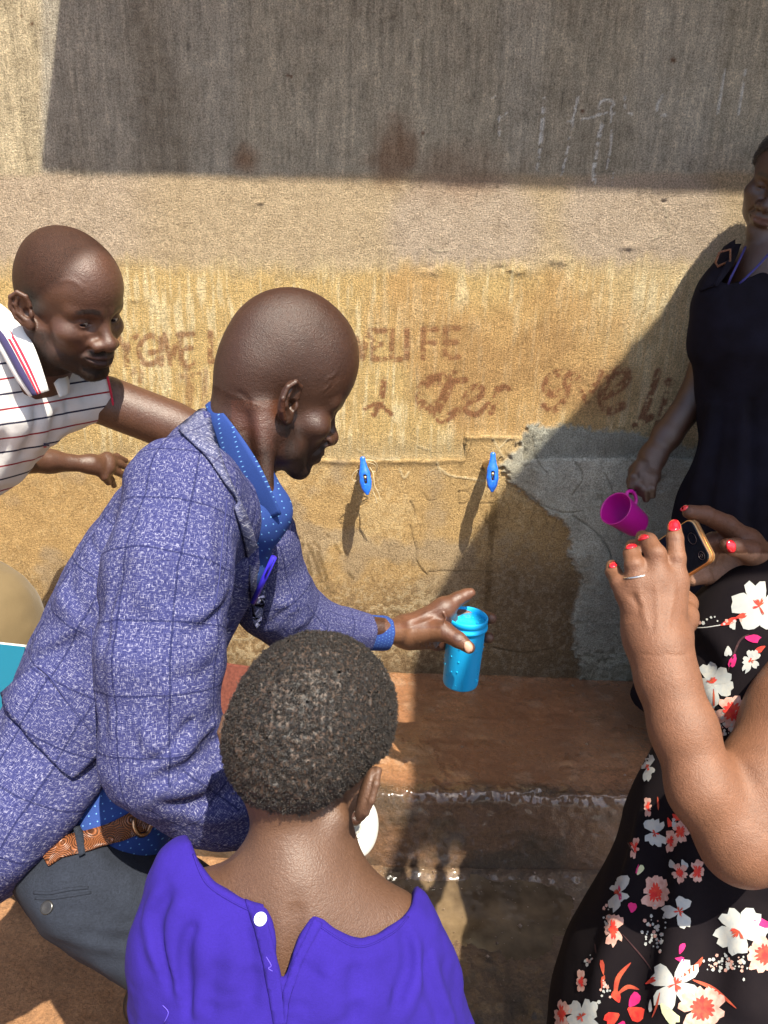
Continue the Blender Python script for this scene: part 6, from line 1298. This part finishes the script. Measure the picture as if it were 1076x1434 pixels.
def petal(x, y, L, w, a, mi, off=0.0009, notch=0.12):
    ca, sa = math.cos(a), math.sin(a); pts = []
    for u, v in ((0, 0.08), (0.3, 0.34), (0.6, 0.5), (0.85, 0.46), (1.0, 0.24), (1.0 - notch, 0.0), (1.02, -0.22), (0.85, -0.48), (0.6, -0.5), (0.3, -0.32), (0, -0.08)):
        u2 = u * L * (1 + 0.06 * rng.normal()); v2 = v * w * (1 + 0.08 * rng.normal()); pts.append((x + u2 * ca - v2 * sa, y + u2 * sa + v2 * ca))
    IT.append((pts, mi, off))
def flower(x, y, R, n=5, rot=0.0, kind=0, sq=1.0, ang=0.0):
    for k in range(n):
        a = rot + 2 * PI * k / n + rng.normal(0, 0.12); L = R * rng.uniform(0.88, 1.12)
        dx, dy = math.cos(a) * sq, math.sin(a); ca, sa = math.cos(ang), math.sin(ang); dx, dy = dx * ca - dy * sa, dx * sa + dy * ca
        q = math.hypot(dx, dy); petal(x, y, L * q, R * (0.80 if n > 4 else 0.85) * (0.6 + 0.4 * sq), math.atan2(dy, dx), kind, 0.0009 + 0.00004 * k)
    if kind == 1:
        for k in range(n + 1): a = rot + 2 * PI * k / (n + 1); petal(x, y, R * 0.55 * (sq if abs(math.cos(a)) > 0.7 else 1), R * 0.35 * (0.5 + 0.5 * sq), a, 2, 0.0014, 0.3)
    else:
        for k in range(7): a = rng.uniform(0, 2 * PI); petal(x, y, R * rng.uniform(0.2, 0.36) * (0.6 + 0.4 * sq), R * 0.09, a, 2 if k % 2 else 4, 0.0014, 0.3)
for f in ((1000, 957, 30, 5, 0.5, 0, 1, 0), (1064, 850, 38, 5, 0.9, 0, 1, 0), (1026, 996, 25, 5, 0.3, 1, 1, 0), (1052, 925, 16, 5, .2, 0, .7, .5), (918, 1166, 24, 4, 0.8, 0, 0.62, 0), (1036, 1304, 36, 5, 0.2, 0, 1, 0), (946, 1378, 36, 4, 0.5, 0, 1, 0.2), (952, 1276, 24, 3, 1.0, 0, 0.85, 0), (868, 1250, 26, 4, 0.3, 0, 0.42, 0.25), (816, 1424, 28, 5, 0.4, 0, 0.8, 0),
          (919, 1250, 26, 6, 0.2, 1, 0.7, 0), (860, 1302, 24, 5, 0.5, 1, 0.5, 0.1), (984, 1412, 34, 6, 0.4, 1, 1, 0), (1072, 1336, 27, 6, 0.1, 1, 1, 0), (977, 1220, 17, 5, 0.1, 1, 0.6, 0), (954, 1165, 16, 5, 0.1, 1, 0.7, 0), (940, 1178, 15, 4, 0.1, 1, 0.6, 0), (953, 1222, 13, 5, 0.3, 1, 0.75, 0), (909, 1075, 20, 4, 0.3, 0, 0.35, 0.05), (788, 1420, 22, 5, 0.5, 1, 0.5, 0.2), (908, 1130, 14, 4, 0, 1, 0.4, 0), (815, 1375, 15, 4, 0, 1, 0.5, 0), (890, 1186, 14, 4, 0.2, 1, 0.35, 0.2)): flower(*f)
for x, y, L, w, a, mi in ((1044, 893, 20, 12, 0.1, 3), (1030, 916, 18, 10, 1.9, 3), (1020, 905, 14, 10, 1.5, 0), (1072, 905, 16, 8, 2.6, 2), (1030, 870, 12, 9, 2.0, 0), (885, 1278, 14, 12, -1.4, 3), (868, 1240, 20, 5, 1.5, 3), (952, 1336, 16, 8, -1.2, 3), (946, 1342, 13, 7, 0.2, 3), (1046, 1280, 34, 11, 0.5, 3), (940, 1204, 12, 9, 1.3, 0), (956, 1204, 14, 9, 1.2, 0), (893, 1225, 15, 8, -1.0, 5), (926, 1405, 36, 18, 0.9, 5), (880, 1412, 26, 22, 0.6, 2), (868, 1420, 22, 18, 2.6, 2), (882, 1410, 22, 16, -0.9, 3), (874, 1430, 22, 18, 1.8, 3), (868, 1404, 18, 12, -2.0, 2), (846, 1365, 20, 6, -1.7, 4), (843, 1385, 20, 5, -1.4, 4), (895, 1210, 14, 3, 1.8, 3), (936, 1145, 14, 7, 1.2, 2), (943, 1140, 12, 8, 0.8, 2), (912, 1400, 16, 5, 1.6, 0), (830, 1424, 22, 12, -1.4, 0), (905, 1378, 16, 7, -0.5, 2), (1010, 876, 22, 8, -.4, 2), (1030, 866, 16, 7, -.3, 2)): petal(x, y, L, w, a, mi, 0.0010, 0.05)
def vine(pts, w, mi):
    L = smooth_line(pts, 6); T = np.gradient(L, axis=0); T /= np.linalg.norm(T, axis=1)[:, None]; N = np.stack([-T[:, 1], T[:, 0]], -1); ww = w * np.sin(np.linspace(0.25, PI - 0.1, len(L)))[:, None]; IT.append((np.concatenate([L + N * ww, (L - N * ww)[::-1]]), mi, 0.0010))
for q, w, mi in (([(862, 1400), (866, 1370), (884, 1348)], 3.5, 4), ([(866, 1392), (880, 1382), (896, 1386)], 3, 4), ([(954, 1368), (976, 1352), (984, 1340)], 3.5, 4), ([(970, 1372), (1000, 1385), (1032, 1412)], 2.8, 4), ([(872, 1308), (900, 1340), (915, 1360)], 1, 6), ([(922, 1116), (923, 1135)], 1.4, 4), ([(1000, 965), (1001, 995)], 1.4, 4), ([(880, 1180), (890, 1195)], 1.2, 6), ([(1020, 940), (1035, 900), (1050, 888)], 1.5, 6), ([(834, 1322), (836, 1336)], 1.2, 6), ([(925, 1390), (920, 1410), (914, 1425)], 1.4, 4)): vine(q, w, mi)
for cx, cy, n, sx, sy in ((918, 1308, 46, 15, 24), (1020, 1350, 60, 30, 12), (846, 1385, 18, 9, 14), (1010, 1075 - 60, 16, 10, 14), (1022, 1024, 16, 14, 6), (826, 1346, 10, 5, 9), (850, 1285, 12, 5, 20), (1010, 870, 10, 20, 6), (944, 1150, 8, 4, 8), (1000, 1000, 8, 6, 14)):
    for _ in range(n):
        x, y, r = cx + rng.normal(0, sx * 0.6), cy + rng.normal(0, sy * 0.6), rng.uniform(1.0, 3.2); a0 = rng.uniform(0, 6); IT.append(([(x + r * math.cos(a0 + k * PI / 2.5) * rng.uniform(0.6, 1.2), y + r * math.sin(a0 + k * PI / 2.5)) for k in range(5)], 0 if rng.random() < 0.7 else 1, 0.0011))
for _ in range(26):
    x, y = rng.uniform(1095, 1330), rng.uniform(830, 1650); (flower(x, y, rng.uniform(16, 34), 5, rng.uniform(0, 2), int(rng.random() < 0.45)))
for _ in range(16):
    x, y = rng.uniform(800, 1095), rng.uniform(1450, 1660); (flower(x, y, rng.uniform(16, 34), 5, rng.uniform(0, 2), int(rng.random() < 0.45)))
prints('flower_print', dd, IT, PM, ddo)
hw_ = hair_cap('hair', HD, 0.02, 0.005, M_HAIRCAP, pw, 0.004); Vw, Qw = polygonise(hw_, 0.005); mesh('hair', Vw, Qw, M_HAIRCAP, pw)
for sx in (-1, 1): shoe((ftD[0] + 0.09 * sx, ftD[1]), 2.6, pw, None, 0.85)
for sx in (-1, 1): shoe((hpG[0] + 0.08 * sx, -0.33), -1.9, pg, None, 0.8).location.z += 0.181
# ------------------------------------------------------------------ the taps
m = Mat('blue_enamel', 0.28, 0.5, (0.012, 0.115, 0.56)); v = m.coord(); m.color(m.ramp(m.noise(v, 160, 3), [(0.30, (0.010, 0.085, 0.44)), (0.62, (0.014, 0.125, 0.58)), (0.8, (0.03, 0.17, 0.62))])); M_TAPBLUE = m.m
m = Mat('weathered_brass', 0.35, 0.5); m.color(m.ramp(m.noise(m.coord(), 220, 4), [(0.35, (0.22, 0.15, 0.08)), (0.65, (0.48, 0.36, 0.20))])); m.b.inputs['Metallic'].default_value = 0.9; M_TAPBRASS = m.m
def tap(root_px, top_px, bot_px, label):
    r0 = AY(*root_px, 0.0); T_, B_ = AY(*top_px, -0.086), AY(*bot_px, -0.112)
    t = empty('water_tap', (r0[0], -0.012, r0[2]), label, 'tap', 'blue handled taps on the wall')
    mid = T_ * 0.46 + B_ * 0.54; body = np.array([mid[0], -0.074, mid[2] + 0.006])
    q = Sdf(); q.cap(np.array([r0[0], 0.03, r0[2]]), body, 0.0105, 0.0105, 0.004).sph(body, 0.0155, 0.006).cap(body + [0, 0.018, 0], body + [0, 0.028, 0], 0.0145, 0.0145, 0.002).cap(body, mid, 0.006, 0.006, 0.003)
    q.cap(body + [0, -0.004, 0], body + [0, -0.010, -0.022], 0.009, 0.009, 0.006).cap(body + [0, -0.010, -0.022], body + [0, -0.011, -0.040], 0.0085, 0.0095, 0.003)
    q.cut(lambda P: d_cap(P, body + np.array([0, -0.010, -0.025]), body + np.array([0, -0.012, -0.06]), 0.0065, 0.0065), 0.001)
    build('valve', q, 0.0016, M_TAPBRASS, t)
    fl = nrm(np.cross(B_ - T_, [1.0, 0, 0])); h = Sdf(); L = [(0.0, .0068), (0.22, .0062), (0.42, .0112), (0.66, .0122), (0.84, .0088), (1.0, .0040)]
    for (a, ra), (b, rb) in zip(L[:-1], L[1:]): h.fcap(T_ + (B_ - T_) * a, T_ + (B_ - T_) * b, ra, rb, fl, 0.55, 0.006)
    s0, s1 = T_ + (B_ - T_) * 0.50, T_ + (B_ - T_) * 0.68
    h.cut(lambda P: d_cap(P + fl * 0, s0, s1, 0.0042, 0.0036) + 0 * P[:, 0], 0.0015)
    for k in (-1, 1): h.cut(lambda P, k=k: d_cap(P, s0 + fl * 0.006 * k, s1 + fl * 0.006 * k, 0.0046, 0.0040), 0.0015)
    build('lever_handle', h, 0.0013, M_TAPBLUE, t, project=True)
    fs = fl if fl[1] < 0 else -fl
    lathe('screw', [(0, -0.004), (0.0032, -0.004), (0.0034, 0.001), (0.002, 0.0022), (0, 0.0024)], s0 * 0.5 + s1 * 0.5, fs, M_SILVER, t, 16)
    return t, T_, B_
t1, T1, B1 = tap((504, 655), (508, 643), (514.5, 691), 'blue lever tap with pale string tied round its neck')
t2, T2, B2 = tap((679, 652), (690.5, 637), (689.5, 687), 'blue lever tap beside the patch of fresh grey cement')
M_STRING = Mat('pale_string', 0.85, 0.2, (0.52, 0.42, 0.26)).m
stg = empty('string', T1, 'pale frayed string knotted round the neck of the left tap', 'string')
def SP(pts, r=0.0010): return tube('strand', smooth_line([AY(x, y, yy) for x, y, yy in pts], 7), r, M_STRING, stg, 6)
SP([(504, 648, -.075), (512, 644, -.085), (524, 646, -.075), (529, 654, -.06), (526, 661, -.05), (518, 658, -.05)]); SP([(506, 652, -.07), (516, 648, -.08), (526, 652, -.07), (527, 662, -.055)], 0.0008)
SP([(518, 654, -.075), (523, 664, -.078), (524, 676, -.078), (522, 686, -.076), (527, 698, -.074), (528, 705, -.072)]); SP([(523, 662, -.078), (525, 680, -.082), (530, 690, -.08), (533, 701, -.078)]); SP([(520, 694, -.07), (524, 690, -.075), (527, 704, -.072)], 0.0008)
SP([(507, 655, -.08), (498, 660, -.082), (493, 668, -.08), (497, 674, -.078), (503, 668, -.078), (500, 660, -.08)], 0.0009)
